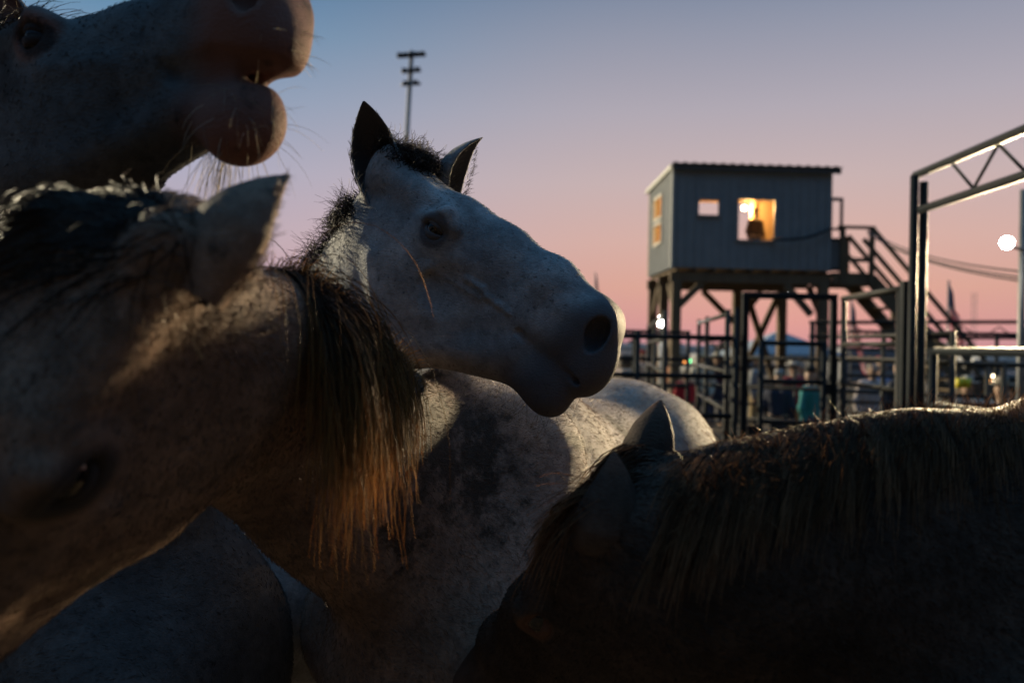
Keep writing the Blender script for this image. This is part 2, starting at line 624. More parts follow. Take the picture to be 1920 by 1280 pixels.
m.bar(tp(-.04, .03, TZ1 + .05), tp(-.04, TD + .1, TZ1 + .0), .05, .09)
m.build('eave_trim', trim, booth)
for (x0, x1, z0, z1) in FW:
    m = MB()
    for a_, b_ in (((x0 - .03, z0 - .02), (x1 + .03, z0 - .02)), ((x0 - .03, z1 + .02), (x1 + .03, z1 + .02))):
        m.bar(tp(a_[0], -.012, TZ0 + a_[1]), tp(b_[0], -.012, TZ0 + b_[1]), .07, .04)
    for x in (x0 - .02, x1 + .02):
        m.bar(tp(x, -.012, TZ0 + z0), tp(x, -.012, TZ0 + z1), .07, .04)
    m.build('window_frame', metal_dimmed, booth)
for (x0, x1, z0, z1) in LW:
    m = MB()
    for zz in (z0, z1):
        m.bar(tp(-.012, x0 + .05, TZ0 + zz), tp(-.012, x1 + .05, TZ0 + zz), .07, .05)
    for x in (x0, x1):
        m.bar(tp(-.012, x + .052, TZ0 + z0 + .025), tp(-.012, x + .052, TZ0 + z1 - .025), .07, .05)
    m.build('window_frame', trim, booth)
# stilts, beams and braces
for (x, y) in ((.12, .12), (TW - .12, .12), (.12, TD - .12), (TW - .12, TD - .12), (TW * .64, TD - .12), (.12, TD * .5)):
    MB().bar(tp(x, y, 0), tp(x, y, TZ0 - .30), .2, .2, bevel=.01).build('stilt', wood, booth)
m = MB()
for y in (.12, TD * .5, TD - .12):
    m.bar(tp(-.02, y, TZ0 - .19), tp(TW + .02, y, TZ0 - .19), .12, .22)
for i in range(9):
    m.bar(tp(.1 + i * (TW - .2) / 8, .02, TZ0 - .045), tp(.1 + i * (TW - .2) / 8, TD - .02, TZ0 - .045), .06, .07)
m.build('floor_beams', wood, booth)
for a_, b_ in (((.2, .12, 2.75), (.68, .12, 3.24)), ((.95 * TW - .2, .10, 2.6), (TW - .95, .10, 3.24)), ((.12, .2, 2.6), (.12, .75, 3.24)), ((.12, TD - .2, 2.6), (.12, TD - .75, 3.24)),
               ((TW * .64 - .08, TD - .12, 2.5), (TW * .64 - .85, TD - .12, 3.24)), ((TW * .64 + .08, TD - .12, 2.6), (TW * .64 + .6, TD - .12, 3.24)), ((.12, .3, 2.1), (.12, TD * .5, 1.4)),
               ((TW - .12, .2, 2.6), (TW - .12, .85, 3.24)), ((TW - .2, TD - .10, 3.2), (TW * .66, TD - .10, 1.0)), ((TW - .3, TD - .22, 1.0), (TW * .7, TD - .22, 3.2))):
    MB().bar(tp(*a_), tp(*b_), .09, .14).build('brace', wood, booth)
MB().ball(at(1395, 390, 18.0), .045, 16, 10).build('bulb', glow_warm, booth)
ld = bpy.data.lights.new('bulb_light', 'POINT')
ld.energy = 260
ld.color = (1, .56, .20)
ld.shadow_soft_size = .1
lo_ = bpy.data.objects.new('bulb_light', ld)
COL.objects.link(lo_)
lo_.location = Vector(at(1397, 392, 17.92))
# power cable sagging from the window to the landing
pc = [at(1447, 449, 16.93), at(1475, 449, 16.93), at(1505, 447, 16.95), at(1530, 440, 16.95), at(1556, 429, 17.0), at(1580, 430, 17.3)]
tag(MB().tube(pc, .03, 8).build('power_cable', black), 'black cable sagging across the booth wall to the landing', 'cable')

# landing and stairs
stair = root('timber_staircase', tp(TW + .6, .6, 0), 'timber stairs with handrails climbing to the booth landing', 'staircase')
LX0, LX1, LZ = TW + .06, TW + .9, TZ0 - .05
m = MB()
for i in range(6):
    m.box(tp((LX0 + LX1) / 2, .12 + i * .2, LZ), (LX1 - LX0, .185, .045), rot=RT)
m.bar(tp(LX0, .06, LZ - .13), tp(LX1, .06, LZ - .13), .05, .2)
m.bar(tp(LX0, 1.2, LZ - .13), tp(LX1, 1.2, LZ - .13), .05, .2)
m.build('landing', wood, stair)
for x, y in ((LX0 + .2, .03), (LX1, .03), (LX1, 1.22)):
    MB().bar(tp(x, y, LZ - .24), tp(x, y, LZ + .98), .09, .09).build('rail_post', wood, stair)
m = MB()
m.bar(tp(LX0 + .1, .02, LZ + 1.0), tp(LX1 + .05, .02, LZ + 1.0), .1, .06)
m.build('handrail', wood, stair)
m = MB()
m.bar(tp(LX0 + .25, .03, LZ + .3), tp(LX1 - .05, .03, LZ + .3), .05, .09)
m.build('mid_rail', wood, stair)
dx, dzz = 3.0, -3.35
s0 = (LX1 + .02, LZ - .02)
for y in (.10, 1.15):
    MB().bar(tp(s0[0], y, s0[1] - .08), tp(s0[0] + dx, y, s0[1] + dzz + .08), .06, .28).build('stringer', wood, stair)
for i in range(13):
    q = (i + .7) / 13
    MB().box(tp(s0[0] + dx * q, .625, s0[1] + dzz * q + .02), (.27, .98, .045), rot=RT).build('tread', wood, stair)
for y in (.05, 1.2):
    for q in (.36, .72, .99):
        MB().bar(tp(s0[0] + dx * q, y, s0[1] + dzz * q - .1), tp(s0[0] + dx * q, y, s0[1] + dzz * q + .95), .09, .09).build('rail_post', wood, stair)
    for up in (1.0, .55):
        MB().bar(tp(s0[0] - .02 - (.2 if up < 1 else 0), y - .05, s0[1] + up + (.22 if up < 1 else 0)), tp(s0[0] + dx, y - .05, s0[1] + dzz + up), .05, .09).build('handrail', wood, stair)
# the open screen door on the landing
door = root('screen_door', tp(TW + .1, .9, LZ), 'open framed screen door standing out from the booth', 'door')
m = MB()
for a_, b_ in (((TW + .06, 0), (TW + .06, 1.66)), ((TW + .30, 0), (TW + .30, 1.66))):
    m.bar(tp(a_[0], .2, LZ + .05 + a_[1]), tp(b_[0], .2, LZ + b_[1]), .05, .06)
for z in (.1, .75, 1.63):
    m.bar(tp(TW + .09, .2, LZ + z), tp(TW + .27, .2, LZ + z), .05, .07)
m.build('door_frame', roof_m, door)
MB().box(tp(TW + .18, .2, LZ + .42), (.18, .02, .58), rot=RT).build('door_panel', metal_dimmed, door)

# ------------------------------------------------------------------ pipe pens
pen_group = 'pipe panels of the stock pens'


def panel(A, B_, zs, r, label, mat=None, ztop=None, group=pen_group, posts=(0, 1), cat='fence panel', r2=None, name='fence_panel', zbot=0.0):
    """horizontal pipes between two uprights"""
    mat = mat or pipe_m
    A = np.array([*A, 0.0]); B_ = np.array([*B_, 0.0])
    t = root(name, (A + B_) / 2, label, cat, group)
    d = unit(B_ - A)
    top = (ztop or max(zs)) + .02
    for q in posts:
        p = A + (B_ - A) * q
        MB().tube([p + [0, 0, zbot], p + [0, 0, top]], r * 1.15, 12).build('upright', mat, t)
    for z in zs:
        MB().tube([A + d * r + [0, 0, z], B_ - d * r + [0, 0, z]], r2 or r, 12).build('rail', mat, t)
    return t


PZ = (1.90, 1.585, 1.265, .94, .61, .28)
panel((.05, 6.5), (1.82, 6.5), PZ, .021, 'dark pipe panel behind the grey horse\'s nose, left of the tall gate frame', posts=(0, .55, 1), ztop=1.92)
m = root('gate_post', (1.80, 6.42, 0), 'slim dark post standing above the panel beside the tall gate frame', 'post')
MB().tube([(1.80, 6.40, 0), (1.80, 6.40, 2.13)], .022, 12).build('post', pipe_m, m)
MB().ball((1.80, 6.40, 2.135), .024, 12, 8, (1, 1, .4)).build('post_cap', pipe_m, m)
# tall frame with a gate hanging in it
gf = root('pipe_archway', (2.25, 6.5, 0), 'tall squared pipe frame around the closed gate', 'archway')
gx0, gx1 = (1396 - 960) / FPX * 6.5, (1562 - 960) / FPX * 6.5
for x in (gx0, gx1):
    MB().bar((x, 6.5, 0), (x, 6.5, 2.225), .052, .052, bevel=.008, up=(0, 1, 0)).build('upright', pipe_m, gf)
MB().bar((gx0 - .026, 6.5, 2.25), (gx1 + .026, 6.5, 2.25), .05, .05, bevel=.008).build('top_bar', pipe_m, gf)
g = panel((gx0 + .13, 6.47), (gx1 - .085, 6.47), (1.865, 1.555, 1.225, .9, .58, .3), .019, 'dark pipe gate hung inside the tall squared frame', name='pen_gate', cat='gate', group=None, zbot=.2)
for z in (1.5, .6):
    MB().box((gx1 - .06, 6.47, z), (.05, .05, .09), bevel=.006).build('hinge', pipe_m, g)
MB().box((gx0 + .08, 6.45, 1.12), (.11, .05, .16), bevel=.01).build('latch', pipe_m, g)
# side of the alley running towards the camera
panel((gx1 + .05, 6.42), (2.60, 5.35), (1.865, 1.555, 1.225, .9, .58, .3), .019, 'pipe panel turning from the tall gate frame towards the truss posts', mat=pipe_old, ztop=2.2)
t2 = root('alley_archway', (2.62, 5.9, 0), 'taller pipe arch over the panel between gate frame and truss posts', 'archway')
MB().tube([(gx1 + .06, 6.46, 2.235), (2.60, 5.30, 2.235)], .024, 12).build('top_bar', pipe_old, t2)
MB().bar((2.60, 5.27, 0), (2.60, 5.27, 2.28), .06, .06, bevel=.008, up=(0, 1, 0)).build('upright', pipe_m, t2)
# truss gateway
tr = root('truss_gateway', (2.55, 3.6, 0), 'tall double posts carrying an open zigzag truss beam over the alley', 'gateway')
TXX, TY0, TY1 = 2.535, 5.0, 1.95
for y in (TY0, TY1):
    for dx_ in (-.026, .034):
        MB().tube([(TXX + dx_, y, 0), (TXX + dx_, y, 2.92 if dx_ < 0 else 2.88)], .025, 14).build('post', pipe_m, tr)
MB().tube([(TXX, TY0 + .04, 2.93), (TXX, TY1 - .04, 2.93)], .025, 14).build('top_chord', pipe_m, tr)
MB().tube([(TXX, TY0 - .03, 2.70), (TXX, TY1 + .03, 2.70)], .025, 14).build('bottom_chord', pipe_m, tr)
yy = TY0 - .38
k_ = 0
while yy - .26 > TY1 + .1:
    za, zb = (2.91, 2.72) if k_ % 2 == 0 else (2.72, 2.91)
    MB().tube([(TXX, yy, za), (TXX, yy - .22, zb)], .009, 8).build('web_rod', pipe_m, tr)
    yy -= .22
    k_ += 1
panel((2.57, 4.86), (2.53, 2.1), (1.82, 1.49, 1.17, .85, .53, .25), .023, 'pipe panel under the truss beam at the right edge', mat=pipe_m, posts=(0, .5, 1))
# pens further back
panel((1.83, 10.7), (1.27, 6.62), (2.08, 1.88, 1.6, 1.3, 1.0, .7, .4), .02, 'pale pipe panel running away under the booth\'s left stilts', mat=pipe_old, posts=(0, .5, 1), ztop=2.1)
panel((2.11, 9.0), (1.80, 6.66), (2.10, 1.90, 1.62, 1.3, 1.0, .7, .4), .02, 'pale pipe panel running away beside the slim post', mat=pipe_old, posts=(0, .35, 1), ztop=2.12)
panel((.2, 9.4), (2.08, 9.4), (2.0, 1.68, 1.36, 1.04, .72, .4), .021, 'darker pipe panel crossing behind the first pen', posts=(0, .33, .66, 1))
panel((2.2, 9.0), (4.6, 7.7), (1.72, 1.4, 1.05, .72, .4), .02, 'pale pipe panel crossing behind the closed gate', mat=pipe_old, posts=(0, .5, 1))
panel((3.2, 7.9), (3.1, 5.6), (1.95, 1.75, 1.5, 1.25, 1.0, .75, .5), .017, 'close-railed pipe panel on the far side of the alley', mat=pipe_old, posts=(0, .5, 1))
panel((3.6, 7.2), (5.6, 7.0), (1.72, 1.35, 1.0, .66, .33), .02, 'pipe panel seen under the truss panel at the right edge', mat=pipe_old, posts=(0, .4, .7, 1))
panel((4.4, 10.5), (8.2, 10.2), (2.08, 1.85, 1.5, 1.15, .8, .45), .021, 'far pipe fence to the right beyond the alley', posts=(0, .25, .5, .75, 1))
panel((-1.0, 13), (.8, 13.2), (1.22, 1.1, .98, .86, .74, .62, .5, .38, .26), .022, 'low close-railed panel seen beneath the grey horse\'s jaw', mat=pipe_old, posts=(0, .33, .66, 1))
panel((2.4, 12.5), (4.6, 12.9), (1.55, 1.25, .95, .65, .35), .02, 'far pipe panel standing below the booth', mat=pipe_old, posts=(0, .5, 1))
# bucking chute truss line far right
tl = root('far_truss', (6.6, 13, 0), 'low dark truss rail on posts beyond the pens at right', 'truss')
for x in (4.9, 6.6, 8.4):
    MB().tube([(x, 13, 0), (x, 13, 2.28)], .04, 10).build('post', pipe_m, tl)
MB().tube([(4.85, 13, 2.28), (8.5, 13, 2.36)], .03, 8).build('top_chord', pipe_m, tl)
MB().tube([(4.85, 13, 2.05), (8.5, 13, 2.1)], .03, 8).build('bottom_chord', pipe_m, tl)
for i in range(12):
    MB().tube([(4.95 + i * .3, 13, 2.07 if i % 2 else 2.27), (5.25 + i * .3, 13, 2.27 if i % 2 else 2.07)], .01, 6).build('web_rod', pipe_m, tl)

# ------------------------------------------------------------------ lamps
def spot(p, tgt, watts, col, size=1.2, soft=.25):
    l = bpy.data.lights.new('lamp_light', 'SPOT')
    l.energy = watts; l.color = col; l.spot_size = size; l.spot_blend = .5; l.shadow_soft_size = soft
    o = bpy.data.objects.new('lamp_light', l)
    COL.objects.link(o)
    o.location = Vector(p)
    o.rotation_euler = (Vector(p) - Vector(tgt)).to_track_quat('Z', 'Y').to_euler()


def flood(parent, p, tgt, r, mat=None, h=.22):
    p = np.asarray(p, float); d = unit(np.asarray(tgt, float) - p)
    MB().tube([p - d * h, p - d * .02], r * .55, 16, taper=r * 1.08).build('lamp_housing', steel, parent)
    MB().ball(p, r, 18, 12, (1, 1, 1)).build('lamp_lens', mat or glow_white, parent)


LD = 7.6
L1 = at(1888, 455, LD)
lp = root('lamp_post', (at(1914, 640, LD + .15)[0], LD + .15, 0), 'steel lamp post with a blazing white floodlight near the right edge', 'lamp post')
px_ = at(1914, 640, LD + .15)[0]
MB().tube([(px_, LD + .15, 0), (px_, LD + .15, 3.42)], .034, 12, taper=.03).build('pole', steel, lp)
MB().tube([(px_, LD + .13, L1[2] - .05), L1 + [0, .09, 0]], .014, 8).build('bracket', steel, lp)
flood(lp, L1, (0, 1.5, 1.6), .056, h=.09)
spot(L1 + unit(np.array([0, 1.8, 1.6]) - L1) * .2, (.1, 1.9, 1.5), 6000, (1, .77, .45), .75, .32)
L2 = at(1242, 602, 10.2)
lq = root('work_lamp', (L2[0], 10.3, 0), 'small bright work lamp on a stand by the booth\'s left stilts', 'lamp')
MB().tube([(L2[0], 10.3, 0), (L2[0], 10.3, L2[2] - .02)], .02, 8).build('stand', steel, lq)
flood(lq, L2, (0, 0, 1.7), .068, h=.1)
L3 = at(1470, 553, 19.9)
lq = root('under_lamp', L3, 'small bright lamp hanging under the booth floor', 'lamp')
flood(lq, L3, (0, 0, 1.7), .13, h=.16)
MB().tube([L3 + [0, .1, .02], (L3[0], L3[1] + .1, 3.3)], .012, 6).build('hanger', steel, lq)


# tall dark stadium poles at left
def stadium(px, ptop, d, arms, label, lean=0.0):
    p = at(px, ptop, d)
    t = root('floodlight_pole', (p[0], p[1], 0), label, 'light pole')
    MB().tube([(p[0] - lean, p[1], 0), (p[0], p[1], p[2])], .26, 10, taper=.16).build('pole', steel, t)
    for dz, half, dy, nl, drop in arms:
        c = np.array([p[0], p[1], p[2] - dz])
        u = unit(np.array([1, dy, .0]))
        a_ = c - u * half - np.array([0, 0, drop]); b_ = c + u * half + np.array([0, 0, drop])
        MB().bar(a_, b_, .16, .18).build('crossarm', steel, t)
        for i in range(nl):
            q = a_ + (b_ - a_) * ((i + .5) / nl)
            MB().box(q + [0, -.25, .02], (.42, .34, .34), bevel=.05).build('floodlight', black, t)


stadium(772, 96, 62, ((.4, 1.15, .5, 5, .28), (1.6, .78, .5, 3, .2), (2.6, .78, .5, 2, .18)), 'tall dark floodlight pole rising behind the grey horse\'s ears', lean=.9)
stadium(857, 288, 120, ((.5, 2.2, .3, 5, -.1), (2.0, 1.2, .3, 3, -.1)), 'farther floodlight pole just showing by the grey horse\'s far ear', lean=.4)

# wires from the landing to the lamp post
for i, (za, zb) in enumerate(((432, 509), (436, 520), (437, 527))):
    a_ = at(1626, za, 17.2); b_ = np.array([px_, LD + .15, at(1913, zb, LD + .15)[2]])
    pts = [a_ + (b_ - a_) * q + np.array([0, 0, -.35 * 4 * q * (1 - q) * .4]) for q in np.linspace(0, 1, 12)]
    tag(MB().tube(pts, .011, 6).build('overhead_wire', black), 'thin overhead wire strung between the booth landing and the lamp post', 'wire', 'wires from the booth')
mt = root('radio_mast', at(1827, 640, 130) * [1, 1, 0], 'thin far radio mast on the horizon at right', 'mast')
pm = at(1827, 548, 130)
m = MB()
for dx_ in (-.35, .35):
    m.tube([(pm[0] + dx_, pm[1], 0), (pm[0] + dx_, pm[1], pm[2])], .05, 6)
for i in range(10):
    m.tube([(pm[0] - .35, pm[1], i * pm[2] / 10), (pm[0] + .35, pm[1], (i + 1) * pm[2] / 10)], .035, 5)
m.build('lattice', steel, mt)


# ------------------------------------------------------------------ flags
def flag_mat(name):
    m = principled(name, (.6, .58, .56), .8)
    t = m.node_tree; b = t.nodes['Principled BSDF']
    u = N(t, 'ShaderNodeUVMap'); sp = N(t, 'ShaderNodeSeparateXYZ')
    t.links.new(u.outputs[0], sp.inputs[0])
    f = N(t, 'ShaderNodeMath', operation='MULTIPLY'); f.inputs[1].default_value = 6.5
    t.links.new(sp.outputs[1], f.inputs[0])
    fr = N(t, 'ShaderNodeMath', operation='FRACT'); t.links.new(f.outputs[0], fr.inputs[0])
    gt = N(t, 'ShaderNodeMath', operation='LESS_THAN'); gt.inputs[1].default_value = .5; t.links.new(fr.outputs[0], gt.inputs[0])
    mx = N(t, 'ShaderNodeMix', data_type='RGBA'); mx.inputs[6].default_value = (.75, .72, .70, 1); mx.inputs[7].default_value = (.55, .03, .05, 1)
    t.links.new(gt.outputs[0], mx.inputs[0])
    cx = N(t, 'ShaderNodeMath', operation='LESS_THAN'); cx.inputs[1].default_value = .42; t.links.new(sp.outputs[0], cx.inputs[0])
    cy = N(t, 'ShaderNodeMath', operation='GREATER_THAN'); cy.inputs[1].default_value = .46; t.links.new(sp.outputs[1], cy.inputs[0])
    mu = N(t, 'ShaderNodeMath', operation='MULTIPLY'); t.links.new(cx.outputs[0], mu.inputs[0]); t.links.new(cy.outputs[0], mu.inputs[1])
    vo = N(t, 'ShaderNodeTexVoronoi', inp={'Scale': 26}); t.links.new(u.outputs[0], vo.inputs['Vector'])
    st = N(t, 'ShaderNodeMath', operation='LESS_THAN'); st.inputs[1].default_value = .22; t.links.new(vo.outputs['Distance'], st.inputs[0])
    can = N(t, 'ShaderNodeMix', data_type='RGBA'); can.inputs[6].default_value = (.02, .03, .10, 1); can.inputs[7].default_value = (.55, .55, .6, 1)
    t.links.new(st.outputs[0], can.inputs[0])
    m2 = N(t, 'ShaderNodeMix', data_type='RGBA')
    t.links.new(mu.outputs[0], m2.inputs[0]); t.links.new(mx.outputs[2], m2.inputs[6]); t.links.new(can.outputs[2], m2.inputs[7])
    t.links.new(m2.outputs[2], b.inputs['Base Color'])
    tl = N(t, 'ShaderNodeBsdfTranslucent'); t.links.new(m2.outputs[2], tl.inputs[0])
    ms = N(t, 'ShaderNodeMixShader'); ms.inputs[0].default_value = .5
    t.links.new(b.outputs[0], ms.inputs[1]); t.links.new(tl.outputs[0], ms.inputs[2])
    t.links.new(ms.outputs[0], t.nodes['Material Output'].inputs['Surface'])
    return m


FLAG = flag_mat('striped_flag')


def flag(px, ptop, d, W_, H_, label, swing=.35):
    """a flag hanging slack from its pole: the fly droops and folds"""
    p = at(px, ptop, d)
    t = root('flag', (p[0], p[1], 0), label, 'flag')
    MB().tube([(p[0], p[1], 0), p], .028, 8).build('pole', steel, t)
    nx, nz = 14, 18
    me = bpy.data.meshes.new('cloth')
    V, UV, Fc = [], [], []
    for j in range(nz + 1):
        for i in range(nx + 1):
            u, v = i / nx, j / nz
            x = p[0] + .03 + W_ * swing * u * (.55 + .45 * (1 - v))
            y = p[1] + .10 * math.sin(u * 11 + v * 2) * (.3 + u)
            z = p[2] - .05 - (1 - v) * H_ - W_ * .85 * u
            V.append((x, y, z)); UV.append((u, v))
    for j in range(nz):
        for i in range(nx):
            a_ = j * (nx + 1) + i
            Fc.append((a_, a_ + 1, a_ + nx + 2, a_ + nx + 1))
    me.from_pydata(V, [], Fc)
    uv = me.uv_layers.new(name='UVMap')
    for l in me.loops:
        uv.data[l.index].uv = UV[l.vertex_index]
    link_mesh('cloth', me, FLAG, t, smooth=True)


flag(1779, 526, 20, 1.25, .95, 'striped flag hanging slack on a pole right of the truss posts')
flag(1597, 560, 24, 1.5, 1.1, 'striped flag hanging slack under the booth stairs', .3)
flag(1117, 511, 34, 1.2, .9, 'small flag on a pole above the grey horse\'s nose', .25)

# ------------------------------------------------------------------ tents, trailers and trucks far back
canvas = varied('blue_canvas', (.28, .33, .38), (.24, .29, .34), scale=2, rough=.85)
tent = root('canopy_tent', (at(1485, 640, 30)[0], 31.5, 0), 'blue-grey peaked canopy tent seen through the booth\'s stilts', 'tent')
tx_, ty_ = at(1485, 640, 30)[0], 31.5
pk = at(1485, 620, 31.5)[2]
hs_ = 1.9
cs = [(tx_ - hs_, ty_ - hs_, 1.7), (tx_ + hs_, ty_ - hs_, 1.7), (tx_ + hs_, ty_ + hs_, 1.7), (tx_ - hs_, ty_ + hs_, 1.7)]
low = [(x, y, 1.45) for x, y, z in cs]
MB().poly(cs + [(tx_, ty_, pk)] + low, [(0, 1, 4), (1, 2, 4), (2, 3, 4), (3, 0, 4), (5, 6, 1, 0), (6, 7, 2, 1), (7, 8, 3, 2), (8, 5, 0, 3)]).build('canopy', canvas, tent)
for x, y, z in low:
    MB().tube([(x, y, 0), (x, y, 1.5)], .025, 6).build('leg', steel, tent)
white = varied('white_sheet', (.55, .55, .53), (.46, .46, .45), scale=2, rough=.5)


def trailer(px, d, L_, H_, z0, mat, label, rz=0.0):
    p = at(px, 640, d)
    t = root('stock_trailer', (p[0], p[1], 0), label, 'trailer')
    c = np.array([p[0], p[1], 0])
    MB().box(c + [0, 0, z0 + H_ / 2], (L_, 2.2, H_), bevel=.12).build('body', mat, t)
    m = MB()
    m.box(c + [0, -1.112, z0 + H_ * .66], (L_ * .86, .03, .10))
    m.box(c + [0, -1.112, z0 + H_ * .45], (L_ * .86, .03, .10))
    m.build('vent_slots', black, t)
    for x in (-.55, .55):
        w_ = MB().tube([c + [x, -1.14, .38], c + [x, -.9, .38]], .36, 20).build('wheel', black, t)
        m = MB().tube([c + [x, -1.16, .38], c + [x, -1.12, .38]], .19, 16)
        o = m.build('rim', steel, t)
    MB().bar(c + [-L_ / 2, 0, z0 + .05], c + [-L_ / 2 - 1.1, 0, z0 - .1], .1, .12).build('tow_bar', steel, t)
    return t


trailer(1896, 42, 4.6, 1.35, .35, white, 'white stock trailer parked far off at the right edge')
trailer(1222, 38, 5.5, 1.5, .5, white, 'pale stock trailer far off behind the left pens')
trailer(1665, 36, 5.0, 1.5, .5, varied('grey_sheet', (.30, .30, .32), (.2, .2, .22), scale=1, rough=.5), 'grey stock trailer far off behind the alley panels')
amber = emissive('amber_lamp', (1, .42, .10), 9)
cream = emissive('headlamp', (1, .80, .52), 14)


def pickup(px, d, paint, label, lights=True):
    p = at(px, 640, d)
    t = root('pickup_truck', (p[0], p[1], 0), label, 'truck')
    c = np.array([p[0], p[1], 0])
    m = MB()
    m.box(c + [0, 0, .78], (1.9, 5.0, .55), bevel=.1)
    m.build('body', paint, t)
    MB().box(c + [0, .1, 1.34], (1.65, 2.0, .58), bevel=.16).build('cab', paint, t)
    MB().box(c + [0, -.93, 1.36], (1.45, .06, .38), bevel=.02).build('windscreen', black, t)
    MB().box(c + [0, -2.52, .80], (1.2, .06, .26), bevel=.02).build('grille', steel, t)
    MB().box(c + [0, -2.56, .52], (1.85, .12, .16), bevel=.03).build('bumper', steel, t)
    for x in (-.75, .75):
        MB().ball(c + [x, -2.50, .84], .15, 14, 10, (1, .5, 1)).build('headlight', cream if lights else steel, t)
        MB().ball(c + [x * 1.2, -2.42, .70], .06, 10, 8).build('side_light', amber if lights else steel, t)
        for y in (-1.6, 1.5):
            MB().tube([c + [x * 1.25 - .02, y, .38], c + [x * .95, y, .38]], .38, 18).build('wheel', black, t)


for px, d, col, lab, li in ((1836, 37, (.30, .28, .26), 'pickup truck facing the pens with warm headlights on', True), (1868, 46, (.34, .34, .33), 'pale pickup truck with warm headlights parked behind the lit one', True),
                            (1340, 33, (.42, .41, .38), 'pale pickup truck parked behind the slim post', False), (1196, 30, (.30, .25, .2), 'tan pickup truck parked behind the grey horse\'s nose', False), (1408, 48, (.1, .12, .15), 'dark pickup truck far off left of the closed gate', False)):
    pickup(px, d, varied('truck_paint', col, tuple(c * .8 for c in col), scale=1, rough=.3), lab, li)
sg = root('signal_lamp', at(1290, 676, 16), 'small green signal lamp on a thin stand behind the pens', 'lamp')
ps = at(1290, 676, 16)
MB().ball(ps, .055, 14, 10).build('lens', emissive('green_lamp', (.1, 1, .35), 6), sg)
MB().tube([(ps[0], ps[1] + .05, 0), (ps[0], ps[1] + .05, ps[2])], .018, 6).build('stand', steel, sg)
MB().ball(at(1284, 677, 16), .035, 12, 8).build('small_lens', emissive('amber_dot', (1, .35, .08), 3), sg)
yel = principled('yellow_plastic', (.75, .62, .03), .4)
for px, lab in ((1799, 'yellow feed bucket hung on the rail, the left of two'), (1812, 'yellow feed bucket hung on the rail, the right of two')):
    p = at(px, 727, 7.05)
    t = root('feed_bucket', p, lab, 'bucket')
    MB().tube([p, p + [0, 0, .085]], .030, 16, taper=.038).build('pail', yel, t)
    MB().tube([p + [-.036, 0, .083], p + [-.02, 0, .115], p + [.02, 0, .115], p + [.036, 0, .083]], .004, 6).build('handle', steel, t)


# ------------------------------------------------------------------ people beyond the pens
skin_m = principled('skin', (.42, .27, .19), .6)


def person(p, h, shirt, trousers, hat, label, turn=0.0, hat_col=(.35, .33, .3), seated=False):
    """one body surface; shirt, trousers and hat are shells over it"""
    p = np.asarray(p, float)
    t = root('person', p, label, 'person', None)
    k = h / 1.75
    c, s_ = math.cos(turn), math.sin(turn)
    R = np.array([[c, -s_, 0], [s_, c, 0], [0, 0, 1.0]])
    Q = lambda x, y, z: p + R @ (np.array([x, y, z]) * k)

    def shape(grow_=0.0, part='all'):
        F = Field()
        g = grow_
        C = lambda a, b, ra, rb, kk=.03: F.cone(Q(*a), Q(*b), (ra + g) * k, (rb + g) * k, k=kk)
        if part in ('all', 'top'):
            for sd in (1, -1):
                C((.10 * sd, 0, 1.36), (.07 * sd, 0, 1.0), .105, .095, .06)
                C((.18 * sd, 0, 1.40), (.25 * sd, .02, 1.12), .052, .043)
                C((.25 * sd, .02, 1.12), (.22 * sd, -.12 if sd > 0 else -.02, .90), .041, .032)
        if part == 'all':
            for sd in (1, -1):
                C((.22 * sd, -.12 if sd > 0 else -.02, .90), (.215 * sd, -.16 if sd > 0 else -.03, .80), .03, .022, .015)
            C((0, 0, 1.42), (0, -.01, 1.54), .055, .05)
            F.ell(Q(0, -.012, 1.63), np.array([.075, .092, .118]) * k, R, .03)
            F.ell(Q(0, -.105, 1.615), np.array([.016, .022, .02]) * k, R, .02)
            F.ell(Q(.078, 0, 1.62), np.array([.012, .022, .03]) * k, R, .012)
            F.ell(Q(-.078, 0, 1.62), np.array([.012, .022, .03]) * k, R, .012)
        if part in ('all', 'low'):
            if seated:
                for sd in (1, -1):
                    C((.09 * sd, 0, .95), (.10 * sd, -.4, .93), .095, .07)
                    C((.10 * sd, -.4, .93), (.10 * sd, -.42, .5), .06, .05)
            else:
                for sd in (1, -1):
                    C((.085 * sd, 0, .95), (.10 * sd, -.03 * sd, .50), .092, .06, .05)
                    C((.10 * sd, -.03 * sd, .50), (.11 * sd, .04 * sd, .09), .058, .042)
                    if part == 'all':
                        C((.11 * sd, .05 * sd, .05), (.12 * sd, -.13 + .04 * sd, .035), .045, .035)
        return F
    lo, hi = p - np.array([.5, .6, .02]) * k, p + np.array([.5, .6, 1.85]) * k
    for nm, gr, part, mat in (('body', 0, 'all', skin_m), ('shirt', .014, 'top', shirt), ('trousers', .012, 'low', trousers)):
        V, Qd = mesh_field(shape(gr, part), lo, hi, .022 * k)
        link_mesh(nm, np_mesh(nm, V, Qd), mat, t)
    if hat:
        m = MB()
        m.tube([Q(0, -.01, 1.70), Q(0, -.01, 1.712)], .165 * k if hat == 'wide' else .1 * k, 18)
        m.tube([Q(0, -.005, 1.712), Q(0, -.005, 1.80)], .092 * k, 16, taper=.07 * k)
        m.build('hat', principled('hat_felt', hat_col, .8), t)
    else:
        F = Field(); F.ell(Q(0, .012, 1.655), np.array([.084, .096, .105]) * k, R, .02)
        V, Qd = mesh_field(F, p + np.array([-.3, -.3, 1.62]) * k, p + np.array([.3, .3, 1.85]) * k, .02 * k)
        link_mesh('hair', np_mesh('hair', V, Qd), principled('hair_brown', (.03, .02, .015), .5), t)


cl = lambda nm, c: varied(nm, c, tuple(x * .75 for x in c), scale=9, rough=.85, bump=.3, bscale=20)
denim = cl('denim', (.05, .07, .13))
dark = cl('dark_cloth', (.02, .022, .03))


